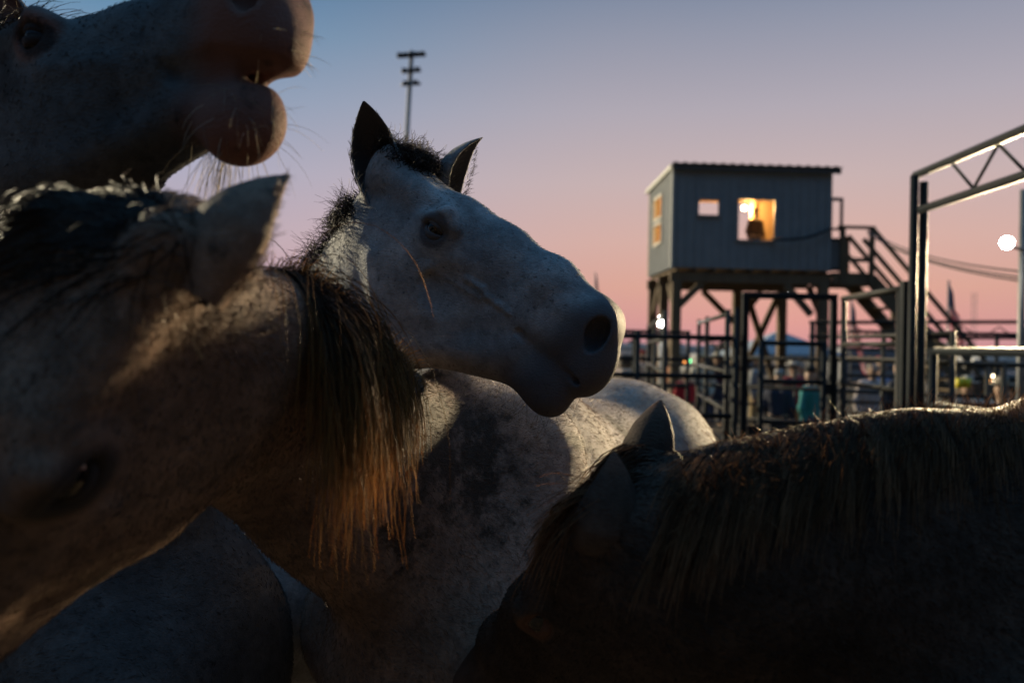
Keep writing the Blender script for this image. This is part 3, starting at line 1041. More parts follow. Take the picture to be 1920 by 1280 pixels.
def on_ground(px, d):
    q = at(px, 640, d)
    return (q[0], q[1], 0)


for px, d, h, sh, tr_, hat, lab, tn, hc in (
        (1520, 11.5, 1.56, cl('teal_cloth', (.02, .22, .22)), denim, 'cap', 'person in a teal shirt and jeans standing behind the closed gate', .8, (.02, .02, .02)),
        (1462, 12.2, 1.48, cl('navy_cloth', (.015, .02, .045)), dark, 'cap', 'person all in navy standing left of the teal shirt', 2.6, (.3, .3, .3)),
        (1489, 14.0, 1.62, cl('red_cloth', (.35, .03, .04)), cl('tan_cloth', (.38, .27, .12)), 'wide', 'person in a red shirt, tan trousers and pale hat by the teal shirt', .4, (.55, .52, .48)),
        (1503, 15.5, 1.6, cl('pink_cloth', (.42, .12, .14)), denim, None, 'person in a pink shirt half hidden behind the teal shirt', .2, None),
        (1287, 15.0, 1.42, cl('scarlet_cloth', (.5, .02, .03)), dark, None, 'person in a scarlet shirt behind the first panel', .3, None),
        (1318, 17.0, 1.7, cl('cream_cloth', (.5, .48, .42)), denim, 'wide', 'person in a cream shirt and wide hat behind the slim post', -.4, (.5, .46, .36)),
        (1345, 19.0, 1.7, cl('plum_cloth', (.10, .04, .08)), denim, 'wide', 'person in a plum shirt and pale wide hat behind the pens', .1, (.6, .58, .5)),
        (1262, 18.0, 1.7, cl('rust_cloth', (.35, .12, .04)), dark, None, 'person in a rust shirt under the booth\'s left side', 1.2, None),
        (1205, 20.0, 1.72, cl('white_cloth', (.6, .58, .54)), denim, 'cap', 'person in a white shirt just right of the grey horse\'s nose', .5, (.4, .05, .05)),
        (1228, 22.0, 1.7, cl('orange_cloth', (.55, .18, .04)), denim, None, 'person in an orange shirt beyond the left pens', -.6, None),
        (1420, 16.0, 1.7, cl('grey_cloth', (.3, .3, .3)), cl('tan_cloth', (.38, .27, .12)), 'wide', 'person in a grey shirt and hat left of the closed gate', .9, (.5, .5, .5)),
        (1637, 12.0, 1.66, cl('pale_cloth', (.5, .42, .40)), denim, None, 'person in a pale pink top seen through the alley panel', .1, None),
        (1652, 13.0, 1.7, cl('lilac_cloth', (.34, .34, .5)), dark, 'cap', 'person in a lilac shirt seen through the alley panel', .6, (.5, .1, .1)),
        (1688, 11.0, 1.7, dark, dark, 'cap', 'person in dark clothes beside the truss posts', .6, (.05, .05, .05)),
        (1815, 10.0, 1.5, cl('sand_cloth', (.40, .36, .3)), denim, 'wide', 'person in a sand coloured shirt and wide hat right of the truss posts', -.5, (.45, .42, .36)),
        (1880, 9.0, 1.52, cl('slate_cloth', (.12, .14, .18)), denim, 'wide', 'person in a slate shirt and hat near the right edge', -.9, (.3, .26, .2))):
    person(on_ground(px, d), h, sh, tr_, hat, lab, tn, hc or (.3, .3, .3))
pb = at(1416, 447, 17.5)
person((pb[0], pb[1], 3.605), 1.28, cl('brown_cloth', (.05, .025, .015)), dark, 'cap', 'person at the booth window, dark against the lit wall', .2, (.1, .05, .03))


# ------------------------------------------------------------------ horses
def coat_mat(name, base, alt, dark, muzzle=(0.035, 0.03, 0.032), spots=0.25, mud=None, rough=0.62, mscale=5.0, head=None, spec=0.14, sheen=0.04):
    m = principled(name, base, rough)
    t = m.node_tree
    b = t.nodes['Principled BSDF']
    b.inputs['Specular IOR Level'].default_value = spec
    b.inputs['Sheen Weight'].default_value = sheen
    b.inputs['Sheen Roughness'].default_value = 0.5
    co = N(t, 'ShaderNodeTexCoord')
    n1 = N(t, 'ShaderNodeTexNoise', inp={'Scale': mscale, 'Detail': 8, 'Roughness': 0.65})
    t.links.new(co.outputs['Object'], n1.inputs['Vector'])
    r1 = ramp(t, [(0.3, alt), (0.7, base)])
    t.links.new(n1.outputs['Fac'], r1.inputs[0])
    col = r1.outputs[0]
    if head is not None:
        ah = N(t, 'ShaderNodeAttribute', attribute_name='headward')
        nh = N(t, 'ShaderNodeTexNoise', inp={'Scale': 4, 'Detail': 7, 'Roughness': 0.65})
        t.links.new(co.outputs['Object'], nh.inputs['Vector'])
        rh = ramp(t, [(0.3, head[0]), (0.7, head[1])])
        t.links.new(nh.outputs['Fac'], rh.inputs[0])
        mh = N(t, 'ShaderNodeMix', data_type='RGBA')
        t.links.new(ah.outputs['Fac'], mh.inputs[0]); t.links.new(col, mh.inputs[6]); t.links.new(rh.outputs[0], mh.inputs[7])
        col = mh.outputs[2]
    # fine grain of the coat
    n4 = N(t, 'ShaderNodeTexNoise', inp={'Scale': 42, 'Detail': 9, 'Roughness': 0.75})
    t.links.new(co.outputs['Object'], n4.inputs['Vector'])
    g4 = N(t, 'ShaderNodeMapRange', inp={1: 0.3, 2: 0.7, 3: 0.55, 4: 1.35})
    t.links.new(n4.outputs['Fac'], g4.inputs[0])
    s4 = N(t, 'ShaderNodeVectorMath', operation='SCALE')
    t.links.new(col, s4.inputs[0]); t.links.new(g4.outputs[0], s4.inputs['Scale'])
    col = s4.outputs[0]
    # dapples
    v0 = N(t, 'ShaderNodeTexVoronoi', feature='SMOOTH_F1', inp={'Scale': 16, 'Smoothness': 0.6})
    t.links.new(co.outputs['Object'], v0.inputs['Vector'])
    d0 = N(t, 'ShaderNodeMapRange', inp={1: 0.25, 2: 0.75, 3: 0.0, 4: 0.35})
    t.links.new(v0.outputs['Distance'], d0.inputs[0])
    mx0 = N(t, 'ShaderNodeMix', data_type='RGBA')
    t.links.new(d0.outputs[0], mx0.inputs[0]); t.links.new(col, mx0.inputs[6]); mx0.inputs[7].default_value = (*dark, 1)
    col = mx0.outputs[2]
    # flea-bitten flecks
    if spots:
        v = N(t, 'ShaderNodeTexVoronoi', inp={'Scale': 62})
        nd = N(t, 'ShaderNodeTexNoise', inp={'Scale': 90, 'Detail': 3})
        t.links.new(co.outputs['Object'], nd.inputs['Vector'])
        va = N(t, 'ShaderNodeMix', data_type='VECTOR', inp={0: 0.02})
        t.links.new(co.outputs['Object'], va.inputs[4]); t.links.new(nd.outputs['Color'], va.inputs[5])
        t.links.new(va.outputs[1], v.inputs['Vector'])
        n3 = N(t, 'ShaderNodeTexNoise', inp={'Scale': 9, 'Detail': 4})
        t.links.new(co.outputs['Object'], n3.inputs['Vector'])
        mu = N(t, 'ShaderNodeMath', operation='MULTIPLY'); mu.inputs[1].default_value = 0.44
        t.links.new(n3.outputs['Fac'], mu.inputs[0])
        lt = N(t, 'ShaderNodeMath', operation='SUBTRACT')
        t.links.new(mu.outputs[0], lt.inputs[0]); t.links.new(v.outputs['Distance'], lt.inputs[1])
        sp = N(t, 'ShaderNodeMapRange', inp={1: 0.0, 2: 0.12, 3: 0.0, 4: spots})
        t.links.new(lt.outputs[0], sp.inputs[0])
        mx1 = N(t, 'ShaderNodeMix', data_type='RGBA')
        t.links.new(sp.outputs[0], mx1.inputs[0]); t.links.new(col, mx1.inputs[6]); mx1.inputs[7].default_value = (*dark, 1)
        col = mx1.outputs[2]
    # bare dark skin (muzzle, lids, inside of the ears) with caked mud and dark eye patches, painted per vertex
    for att, c, nz in (('skin', muzzle, 0.35), ('mud', mud, 4.2)):
        if c is None:
            continue
        a = N(t, 'ShaderNodeAttribute', attribute_name=att)
        nn = N(t, 'ShaderNodeTexNoise', inp={'Scale': 20 if att == 'mud' else 14, 'Detail': 10, 'Roughness': 0.7})
        t.links.new(co.outputs['Object'], nn.inputs['Vector'])
        ad = N(t, 'ShaderNodeMath', operation='MULTIPLY_ADD')
        ad.inputs[1].default_value = nz
        t.links.new(nn.outputs['Fac'], ad.inputs[0]); t.links.new(a.outputs['Fac'], ad.inputs[2])
        mr = N(t, 'ShaderNodeMapRange', interpolation_type='SMOOTHSTEP', inp={1: 0.45 + nz * 0.5 - (0.35 if att == 'skin' else 0.25), 2: 0.45 + nz * 0.5 + (0.35 if att == 'skin' else 0.55), 3: 0.0, 4: 1.0 if att == 'skin' else 0.92})
        t.links.new(ad.outputs[0], mr.inputs[0])
        mm = N(t, 'ShaderNodeMix', data_type='RGBA')
        t.links.new(mr.outputs[0], mm.inputs[0]); t.links.new(col, mm.inputs[6]); mm.inputs[7].default_value = (*c, 1)
        col = mm.outputs[2]
    t.links.new(col, b.inputs['Base Color'])
    # short-hair relief
    mp = N(t, 'ShaderNodeMapping'); mp.inputs['Scale'].default_value = (70, 160, 160); mp.inputs['Rotation'].default_value = (0.4, 0.5, 0.6)
    t.links.new(co.outputs['Object'], mp.inputs[0])
    n2 = N(t, 'ShaderNodeTexNoise', inp={'Scale': 2.2, 'Detail': 4, 'Roughness': 0.6})
    t.links.new(mp.outputs[0], n2.inputs['Vector'])
    bp = N(t, 'ShaderNodeBump', inp={'Strength': 0.6, 'Distance': 0.005})
    t.links.new(n2.outputs['Fac'], bp.inputs['Height'])
    t.links.new(bp.outputs[0], b.inputs['Normal'])
    return m


def hair_mat(name, root_c, tip_c, trans=0.35, rough=0.45, spec=0.2):
    """fibres let light through: half diffuse, half translucent, with a soft gloss"""
    m = principled(name, root_c, rough)
    t = m.node_tree
    b = t.nodes['Principled BSDF']
    b.inputs['Specular IOR Level'].default_value = spec
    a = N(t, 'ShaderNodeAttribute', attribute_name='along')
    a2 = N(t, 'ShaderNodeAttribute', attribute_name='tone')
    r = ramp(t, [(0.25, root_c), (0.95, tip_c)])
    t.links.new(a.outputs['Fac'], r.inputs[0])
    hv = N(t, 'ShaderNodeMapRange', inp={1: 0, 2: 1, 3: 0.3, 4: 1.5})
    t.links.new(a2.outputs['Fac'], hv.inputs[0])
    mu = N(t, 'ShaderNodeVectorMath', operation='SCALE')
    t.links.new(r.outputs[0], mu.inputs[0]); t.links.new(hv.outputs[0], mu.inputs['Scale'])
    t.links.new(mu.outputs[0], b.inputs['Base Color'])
    tl = N(t, 'ShaderNodeBsdfTranslucent')
    t.links.new(mu.outputs[0], tl.inputs[0])
    mix = N(t, 'ShaderNodeMixShader'); mix.inputs[0].default_value = trans
    out = t.nodes['Material Output']
    t.links.new(b.outputs[0], mix.inputs[1]); t.links.new(tl.outputs[0], mix.inputs[2])
    t.links.new(mix.outputs[0], out.inputs['Surface'])
    return m


def strands(name, paths, w0, w1, mat, parent, sides=3, tone=None):
    """paths (n, k, 3): tapered fibres as one mesh"""
    paths = np.asarray(paths, np.float64)
    n, k, _ = paths.shape
    T = np.gradient(paths, axis=1)
    T /= np.linalg.norm(T, axis=2, keepdims=True) + 1e-12
    ref = rng.normal(size=(n, 1, 3))
    A = np.cross(T, ref); A /= np.linalg.norm(A, axis=2, keepdims=True) + 1e-12
    Bv = np.cross(T, A)
    w0 = np.broadcast_to(np.asarray(w0, float), (n,))
    w1 = np.broadcast_to(np.asarray(w1, float), (n,))
    s = np.linspace(0, 1, k)[None, :]
    w = (w0[:, None] + (w1 - w0)[:, None] * s ** 1.5)[..., None]
    if sides == 2:
        V = np.stack([paths - A * w, paths + A * w], 2)
    else:
        V = np.stack([paths + w * (A * math.cos(2 * math.pi * j / sides) + Bv * math.sin(2 * math.pi * j / sides)) for j in range(sides)], 2)
    idx = np.arange(n * k * sides).reshape(n, k, sides)
    Q = []
    for j in range(sides if sides > 2 else 1):
        j2 = (j + 1) % sides
        Q.append(np.stack([idx[:, :-1, j], idx[:, :-1, j2], idx[:, 1:, j2], idx[:, 1:, j]], -1).reshape(-1, 4))
    me = np_mesh(name, V.reshape(-1, 3), np.concatenate(Q))
    a = me.attributes.new('along', 'FLOAT', 'POINT')
    a.data.foreach_set('value', np.broadcast_to(s[..., None], (n, k, sides)).astype(np.float32).ravel())
    tn = rng.random(n) if tone is None else tone
    a = me.attributes.new('tone', 'FLOAT', 'POINT')
    a.data.foreach_set('value', np.broadcast_to(np.asarray(tn)[:, None, None], (n, k, sides)).astype(np.float32).ravel())
    return link_mesh(name, me, mat, parent)


def grow(F, roots, d0, length, k, gravity=0.5, curl=0.0, margin=0.004, droop=(0, 0, -1), jitter=0.06, clump=None, stiff=1.0):
    """fibres that leave along d0 and fall, pushed out of the body field F"""
    n = len(roots)
    p = np.asarray(roots, np.float32).copy()
    d = np.asarray(d0, np.float32).copy()
    out = [p.copy()]
    L = (np.asarray(length, np.float32) / (k - 1)).reshape(-1, 1)
    dr = np.asarray(droop, np.float32)
    ph = rng.random((n, 3)) * 6.28 if clump is None else clump
    for i in range(1, k):
        s = i / (k - 1)
        d = d + dr * gravity / stiff + rng.normal(size=(n, 3)).astype(np.float32) * jitter
        if curl:
            d = d + curl * np.stack([np.sin(ph[:, 0] + s * 9), np.sin(ph[:, 1] + s * 8), np.sin(ph[:, 2] + s * 10)], 1).astype(np.float32)
        d /= np.linalg.norm(d, axis=1, keepdims=True)
        p = (p + d * L).astype(np.float32)
        if F is not None:
            f = F.near(p.mean(0), np.linalg.norm(p - p.mean(0), axis=1).max() + .05)
            v = f(p)
            hit = v < margin
            if hit.any():
                g = f.grad(p[hit])
                p[hit] += g * (margin - v[hit])[:, None]
                # slide along the skin
                dn = (d[hit] * g).sum(1, keepdims=True)
                d[hit] -= np.minimum(dn, 0) * g
        out.append(p.copy())
    return np.stack(out, 1)


def sstep(a, b, x):
    t = np.clip((x - a) / (b - a), 0, 1)
    return t * t * (3 - 2 * t)


class Horse:
    def __init__(self, name, label, mat, R, t, s, dz, withers, croup, neck_mid, neck_top=None, vox=0.007, ears=((1, {}), (-1, {})), neck_r=(.235, .165, .118), neck_sq=(.66, .58, .72), tail=True, jaw_drop=0.0, roman=0.0, head_edit=None, group='horses crowded in the pen', hide_back=False, cat='horse', muzzle_w=1.0, eye_open=1.0, chest_w=1.0, chest_x=.27, wing=1.0, veins=(), mud=(), eye_dark=1.0, ear_roots=(1, -1), detail=1):
        self.eye_dark = eye_dark
        cw = chest_w
        # head frame: along the face, to the horse's left, out of the forehead
        h, l = unit(R[0]), np.asarray(R[1], float)
        l = unit(l - h * (h @ l))
        self.R = np.stack([h, l, np.cross(h, l)], 1)
        self.s = s; self.dz = dz
        self.t = np.zeros(3)
        if len(t) == 2:                     # (point of the head, where it is in the world)
            self.t = np.asarray(t[1], float) - self.H(*t[0])
        else:
            self.t = np.asarray(t, float)
        self.W = np.asarray(withers, float); self.C = np.asarray(croup, float)
        self.root = root(name, (self.W[0], self.W[1], 0), label, cat, group)
        F = self.F = Field()
        self.lids = []
        self.mat = mat
        f = self.W - self.C; f[2] = 0
        Lb = np.linalg.norm(f); f = unit(f)
        self.f = f
        l = self.l = np.array([-f[1], f[0], 0.0])
        hs = self.W[2] / 1.6
        bl = Lb / (0.95 * hs)
        cz = (self.C[2] / hs - 1.6)
        G = np.array([self.W[0], self.W[1], 0])

        def B(x, y, z):
            xx = x * bl if x < 0 else x
            return G + hs * (f * xx + l * y + np.array([0, 0, z + cz * np.clip(-x / .95, 0, 1.2)]))
        self.B = B
        RB = np.stack([f, l, [0, 0, 1]], 1)
        # trunk
        F.ell(B(-.46, 0, 1.14), np.array([.66 * bl, .31, .37]) * hs, RB, .1)
        F.ell(B(-.18, 0, 1.16), np.array([.36, .27 * (cw * .5 + .5), .39]) * hs, RB, .1)
        for a, b, ra, rb in (((.02, 0, 1.40), (-.25, 0, 1.42), .17, .15), ((-.25, 0, 1.42), (-.62, 0, 1.365), .15, .16), ((-.62, 0, 1.365), (-.95, 0, 1.41), .16, .19), ((-.95, 0, 1.41), (-1.2, 0, 1.32), .19, .15)):
            F.cone(B(*a), B(*b), ra * hs, rb * hs, k=.1)
        F.cone(B(.04, 0, 1.545), B(-.2, 0, 1.525), .05 * hs, .04 * hs, lat=l, sq=.8, k=.1)
        F.ell(B(-.98, 0, 1.28), np.array([.36, .30, .33]) * hs, RB, .1)
        F.ell(B(chest_x, 0, 1.08), np.array([.2, .23 * cw, .27]) * hs, RB, .08)
        for sd_ in (1, -1):
            F.cone(B(-.02, .12 * sd_, 1.42), B(chest_x - .01, .17 * sd_ * cw, 1.1), .12 * hs, .13 * hs, k=.08)
            F.cone(B(chest_x - .01, .17 * sd_ * cw, 1.1), B(-.02, .19 * sd_ * cw, .95), .12 * hs, .12 * hs, k=.07)
            F.ell(B(-1.0, .16 * sd_, 1.2), np.array([.32, .15, .36]) * hs, RB, .08)
            # fore leg
            F.cone(B(.03, .16 * sd_, .95), B(.08, .15 * sd_, .52), .115 * hs, .062 * hs, k=.05)
            F.ell(B(.085, .15 * sd_, .49), np.array([.055, .05, .065]) * hs, RB, .03)
            F.cone(B(.08, .15 * sd_, .48), B(.07, .15 * sd_, .16), .043 * hs, .04 * hs, k=.03)
            F.cone(B(.07, .15 * sd_, .15), B(.13, .15 * sd_, .07), .048 * hs, .042 * hs, k=.03)
            F.cone(B(.13, .15 * sd_, .075), B(.15, .15 * sd_, .02), .05 * hs, .062 * hs, k=.015)
            # hind leg
            F.cone(B(-1.02, .15 * sd_, 1.05), B(-.98, .15 * sd_, .8), .19 * hs, .115 * hs, k=.06)
            F.cone(B(-.98, .15 * sd_, .8), B(-1.24, .14 * sd_, .52), .11 * hs, .06 * hs, k=.05)
            F.cone(B(-1.25, .14 * sd_, .53), B(-1.22, .14 * sd_, .16), .055 * hs, .043 * hs, k=.03)
            F.cone(B(-1.22, .14 * sd_, .15), B(-1.15, .14 * sd_, .07), .05 * hs, .043 * hs, k=.03)
            F.cone(B(-1.15, .14 * sd_, .075), B(-1.13, .14 * sd_, .02), .05 * hs, .06 * hs, k=.015)
        # neck: a curved chain, deep and narrow
        Hd = self.H
        n0 = B(.08, 0, 1.28); n2 = Hd(-.045, 0, -.105) if neck_top is None else np.asarray(neck_top, float); n1 = np.asarray(neck_mid, float)
        c1 = 2 * n1 - (n0 + n2) / 2
        ts = np.linspace(0, 1, 11)
        pts = [(1 - q) ** 2 * n0 + 2 * q * (1 - q) * c1 + q * q * n2 for q in ts]
        rad = np.interp(ts, [0, .5, 1], neck_r)
        sq = np.interp(ts, [0, .5, 1], neck_sq)
        hl = self.R[:, 1]
        self.neck = []
        for i in range(10):
            la = unit(l * (1 - ts[i]) + hl * ts[i])
            F.cone(pts[i], pts[i + 1], rad[i] * hs if i < 5 else rad[i], rad[i + 1] * hs if i < 4 else rad[i + 1], lat=la, sq=(sq[i] + sq[i + 1]) / 2, k=.05 if i else .12)
        self.npts = np.array(pts); self.nrad = rad; self.nts = ts
        # crest line: top edge of the neck
        cr = []
        for i in range(11):
            tg = unit(pts[min(i + 1, 10)] - pts[max(i - 1, 0)])
            la = unit(l * (1 - ts[i]) + hl * ts[i])
            up = unit(np.cross(tg, la))
            cr.append((pts[i] + up * rad[i] * .98, up, la, tg))
        self.crest = cr
        # head
        RH = self.R
        E = lambda x, y, z, a, b_, c_, k=.03, R=RH, cut=False: F.ell(Hd(x, y, z), np.array([a, b_, c_ * self.zs(x)]) * s, R, k * s, cut)
        K = lambda p, q, ra, rb, sq=1.0, k=.03, cut=False: F.cone(Hd(*p), Hd(*q), ra * s, rb * s, lat=RH[:, 1] if sq != 1 else None, sq=sq, k=k * s, cut=cut)
        E(.06, 0, -.075, .12, .078, .08, .04)
        E(.19, 0, -.07, .15, .088, .07, .04)
        rm = roman
        zt = lambda x, r, up: (up - r) / self.zs(x)          # centre height for a top at 'up'
        K((.20, 0, zt(.20, .062, -.002)), (.32, 0, zt(.32, .058, -.004 + rm)), .062, .058, .9, .04)
        K((.32, 0, zt(.32, .058, -.004 + rm)), (.45, 0, zt(.45, .055, -.008 + rm)), .058, .055, .86, .04)
        K((.45, 0, zt(.45, .055, -.008 + rm)), (.545, 0, zt(.545, .048, -.03 + rm * .4)), .055, .048, .9, .04)
        E(.30, 0, -.11, .17, .062, .075, .05)
        K((.30, 0, -.115), (.52, 0, -.1), .062, .056, .88, .04)
        jd = jaw_drop
        for y in (1, -1):
            E(.135, .05 * y, -.155, .115, .034, .1, .045)
            E(.20, .052 * y, -.14, .12, .034, .085, .045)
            K((.09, .045 * y, -.20), (.25, .034 * y, -.215), .032, .026, 1, .04)
            K((.25, .034 * y, -.205), (.45, .018 * y, -.165 - jd * .5), .03, .03, 1, .04)
            K((.225, .083 * y, -.095), (.345, .06 * y, -.105), .011, .007, 1, .025)         # facial crest
            K((.04, .055 * y, -.02), (.16, .072 * y, -.02), .03, .022, 1, .04)              # temple
            E(.195, .082 * y, -.042, .045, .022, .032, .025)                                # orbit
            K((.165, .088 * y, -.034), (.2, .097 * y, -.022), .011, .012, 1, .018)            # brow
            K((.2, .097 * y, -.022), (.235, .086 * y, -.034), .012, .008, 1, .018)
            E(.578, .036 * y * wing, -.066, .042, .03 * wing, .042, .025)                                 # nostril wing
            K((.50, .042 * y * wing, -.062), (.565, .047 * y * wing, -.05), .01, .01, 1, .03)
            if y in ear_roots:
                E(-.005, .058 * y, -.02, .035, .03, .035, .03)                                  # ear root
        E(.555, 0, -.085, .075, .055 * muzzle_w, .062, .04)
        E(.59, 0, -.115, .045, .046 * muzzle_w, .036, .03)
        E(.545, 0, -.165 - jd, .05, .037 * muzzle_w, .033, .028)
        E(.525, 0, -.18 - jd, .04, .032 * muzzle_w, .03, .03)
        K((.45, 0, -.15 - jd * .6), (.53, 0, -.165 - jd), .04, .036, 1, .03)
        if head_edit:
            head_edit(self, E, K)
        for y in (1, -1):
            # eye: a socket, then lids laid over the ball
            E(.2, .108 * y, -.046, .026, .022, .019 / self.zs(.2), .01, cut=True)
            ez = -.046 * self.zs(.2)
            for top in (1, -1):
                ln = []
                for q in np.linspace(-82, 82, 15):
                    a_, th = math.radians(q), math.radians((27 if top > 0 else -27) * eye_open * math.cos(math.radians(q * 1.05)) - 8 * q / 82)
                    ln.append(Hd(.2 + .0255 * math.sin(a_), (.084 + .0255 * math.cos(a_) * math.cos(th)) * y, (ez + .0255 * math.sin(th)) / self.zs(.2)))
                self.lids.append((np.array(ln), Hd(.2, .084 * y, -.046), top))
                if top > 0:                                   # the fold over the upper lid
                    fo = []
                    for q in np.linspace(-60, 50, 7):
                        a_ = math.radians(q)
                        fo.append((.2 + .031 * math.sin(a_), (.082 + .017 * math.cos(a_)) * y, (ez + .021 * math.cos(a_) + .002) / self.zs(.2)))
                    for a_, b_ in zip(fo, fo[1:]):
                        K(a_, b_, .0065, .0065, 1, .012, cut='post')
            E(.597, .054 * y * wing, -.068, .0185, .032, .027, .01, cut=True)
            E(.585, .05 * y * wing, -.062, .02, .016, .02, .01, cut=True)
            mp_ = [(.455, .052 * y, -.128 - jd * .35), (.50, .054 * y, -.14 - jd * .5), (.555, .05 * y, -.142 - jd * .55), (.605, .03 * y, -.143 - jd * .6), (.628, 0, -.144 - jd * .6)]
            for a, b_ in zip(mp_, mp_[1:]):
                K(a, b_, .0045 + jd * .28, .0045 + jd * .34, 1, .012, cut=True)
        for vn in veins:
            vp = []
            for x, z in vn:
                p = Hd(x, -.16, z / self.zs(x)).astype(np.float32)[None]
                for _ in range(12):
                    p = p - F.grad(p) * np.clip(F(p), -.02, .02)[:, None]
                vp.append(p[0] - F.grad(p)[0] * .0012)
            for i, (a, b_) in enumerate(zip(vp, vp[1:])):
                F.cone(a, b_, .0024 * s, .0024 * s, k=.011, cut='post')
        lo = np.min([G - .6 - 0, self.C - .62, self.t - .75 * s], 0); hi = np.max([G + .6, self.C + .62, self.t + .75 * s], 0)
        lo[2] = -.02; hi[2] = max(self.W[2], self.t[2]) + .16
        # only as far as the shapes reach
        ext = np.array([[np.minimum.reduce([c - r for _, c, r, _ in F.add])], [np.maximum.reduce([c + r for _, c, r, _ in F.add])]]).reshape(2, 3)
        lo = np.maximum(lo, ext[0]); hi = np.minimum(hi, ext[1]); lo[2] = -.02
        V, Q = mesh_field(F, lo, hi, vox * VOXEL)
        hb = lambda c: (lambda q: (q[:, 0] > -.12) & (q[:, 0] < .8) & (np.abs(q[:, 1]) < .2) & (q[:, 2] > -.42) & (q[:, 2] < .2))(self.local(c))
        fb = lambda c: (lambda q: (q[:, 0] > .12) & (q[:, 0] < .8) & (np.abs(q[:, 1]) < .2) & (q[:, 2] > -.36) & (q[:, 2] < .2))(self.local(c))
        V, Q = refine(F, V, Q, hb, vox * VOXEL / 2)
        if detail > 1:
            V, Q = refine(F, V, Q, fb, vox * VOXEL / 4)
        print(name, 'verts', len(V))
        self.V = V
        # ears join the same surface
        skin = self.skin_of(V)
        vs, qs, sk = [V], [Q], [skin]
        off = len(V)
        for side, e in ears:
            ev, eq, es = self.ear(side, **e)
            vs.append(ev); qs.append(eq + off); sk.append(es); off += len(ev)
        for ln, ec, top in self.lids:          # lids: flattened tubes over the eyeballs, part of the same body
            k = 10
            rg = []
            for i, p in enumerate(ln):
                tg = unit(ln[min(i + 1, len(ln) - 1)] - ln[max(i - 1, 0)])
                o = unit(p - ec)
                n_ = np.cross(tg, o)
                w_ = s * .0085 * (.45 + .55 * math.sin(math.pi * (i + .5) / len(ln)))
                up = n_ * np.sign(n_ @ self.R[:, 2]) * top
                rg += [p + up * (w_ * .75 + w_ * math.cos(2 * math.pi * j / k)) + o * (-.0025 * s + .0042 * s * math.sin(2 * math.pi * j / k)) for j in range(k)]
            qq = [(i * k + j, i * k + (j + 1) % k, (i + 1) * k + (j + 1) % k, (i + 1) * k + j) for i in range(len(ln) - 1) for j in range(k)]
            vs.append(np.array(rg)); qs.append(np.array(qq) + off); sk.append(np.full(len(rg), .9)); off += len(rg)
        V2, Q2, skin = np.concatenate(vs), np.concatenate(qs), np.concatenate(sk)
        me = np_mesh('body', V2, Q2)
        a = me.attributes.new('skin', 'FLOAT', 'POINT')
        a.data.foreach_set('value', skin.astype(np.float32))
        # browner towards the head; dirt and dark patches where listed
        hn = sstep(-.05, .4, (V2 - self.W) @ self.f)
        a = me.attributes.new('headward', 'FLOAT', 'POINT')
        a.data.foreach_set('value', hn.astype(np.float32))
        self.mud = mud
        md = self.mud_of(V2)
        a = me.attributes.new('mud', 'FLOAT', 'POINT')
        a.data.foreach_set('value', md.astype(np.float32))
        self.me = me; self.V2 = V2; self.nbody = len(V)
        self.body = link_mesh('body', me, mat, self.root)
        for y in (1, -1):
            m = MB().ball(Hd(.2, .084 * y, -.046), .0235 * s, 24, 16)
            m.build('eye', EYE, self.root)

    def mud_of(self, V):
        q = (V - CAM) @ CRN
        u = np.stack([960 + FPX * q[:, 0] / -q[:, 2], 640 - FPX * q[:, 1] / -q[:, 2]], 1)
        md = np.zeros(len(V))
        for cx, cy, rx, ry, ang, st in self.mud:
            ca, sa = math.cos(ang), math.sin(ang)
            du, dv = u[:, 0] - cx, u[:, 1] - cy
            a_, b_ = (du * ca + dv * sa) / rx, (-du * sa + dv * ca) / ry
            md = np.maximum(md, st * (1 - sstep(.25, 1.5, np.sqrt(a_ * a_ + b_ * b_))))
        return md

    def H(self, x, y, z):
        return self.t + self.R @ (self.s * np.array([x, y, z * self.zs(x)]))

    def zs(self, x):
        return self.dz[0] + (self.dz[1] - self.dz[0]) * sstep(.14, .5, x)

    def local(self, P):
        q = (np.asarray(P) - self.t) @ self.R / self.s
        q[:, 2] /= self.zs(q[:, 0])
        return q

    def skin_of(self, V):
        q = self.local(V)
        inh = (q[:, 2] > -.34) & (q[:, 0] > .02) & (np.abs(q[:, 1]) < .15) & (q[:, 2] < .1)
        mz = sstep(.42, .62, q[:, 0] - .35 * (q[:, 2] + .08)) * 1.0
        e = np.array([.203, 0, -.047])
        de = np.linalg.norm((q * [1, 0, 1] - e) / [1.25, 1, .9], axis=1)
        ey = (1 - sstep(.016, .036 * self.eye_dark, de)) * (np.abs(q[:, 1]) > .05)
        return np.where(inh, np.maximum(mz, ey), 0)

    def ear(self, side, tip=None, base=None, face=(0, -1, 0), w=.047, bend=.02, nu=20, nv=22):
        s = self.s
        b = self.H(-.008, .06 * side, 0) if base is None else np.asarray(base, float)
        d = np.asarray(tip, float) - b
        L = np.linalg.norm(d) / s
        d = unit(d)
        o = np.asarray(face, float)
        o = unit(o - d * (o @ d))
        sd_ = np.cross(d, o)
        outer, inner = [], []
        for j in range(nv + 1):
            v = j / nv
            wv = np.interp(v, [0, .12, .3, .5, .7, .85, .94, 1], [.62, .74, .94, 1.0, .80, .50, .26, .04]) * w * s
            th = np.interp(v, [0, .3, .6, 1], [2.75, 2.05, 1.75, 1.3])
            c = b + d * (L * s * v) + o * (bend * s * math.sin(v * math.pi) * -1 + .3 * w * s * v * v)
            for lst, wd in ((outer, wv), (inner, max(wv - .0045 * s, wv * .55))):
                for i in range(nu + 1):
                    a = -th + 2 * th * i / nu
                    lst.append(c - o * (math.cos(a) * wd * .86) + sd_ * (math.sin(a) * wd))
        n = (nu + 1) * (nv + 1)
        V = np.array(outer + inner)
        Q = []
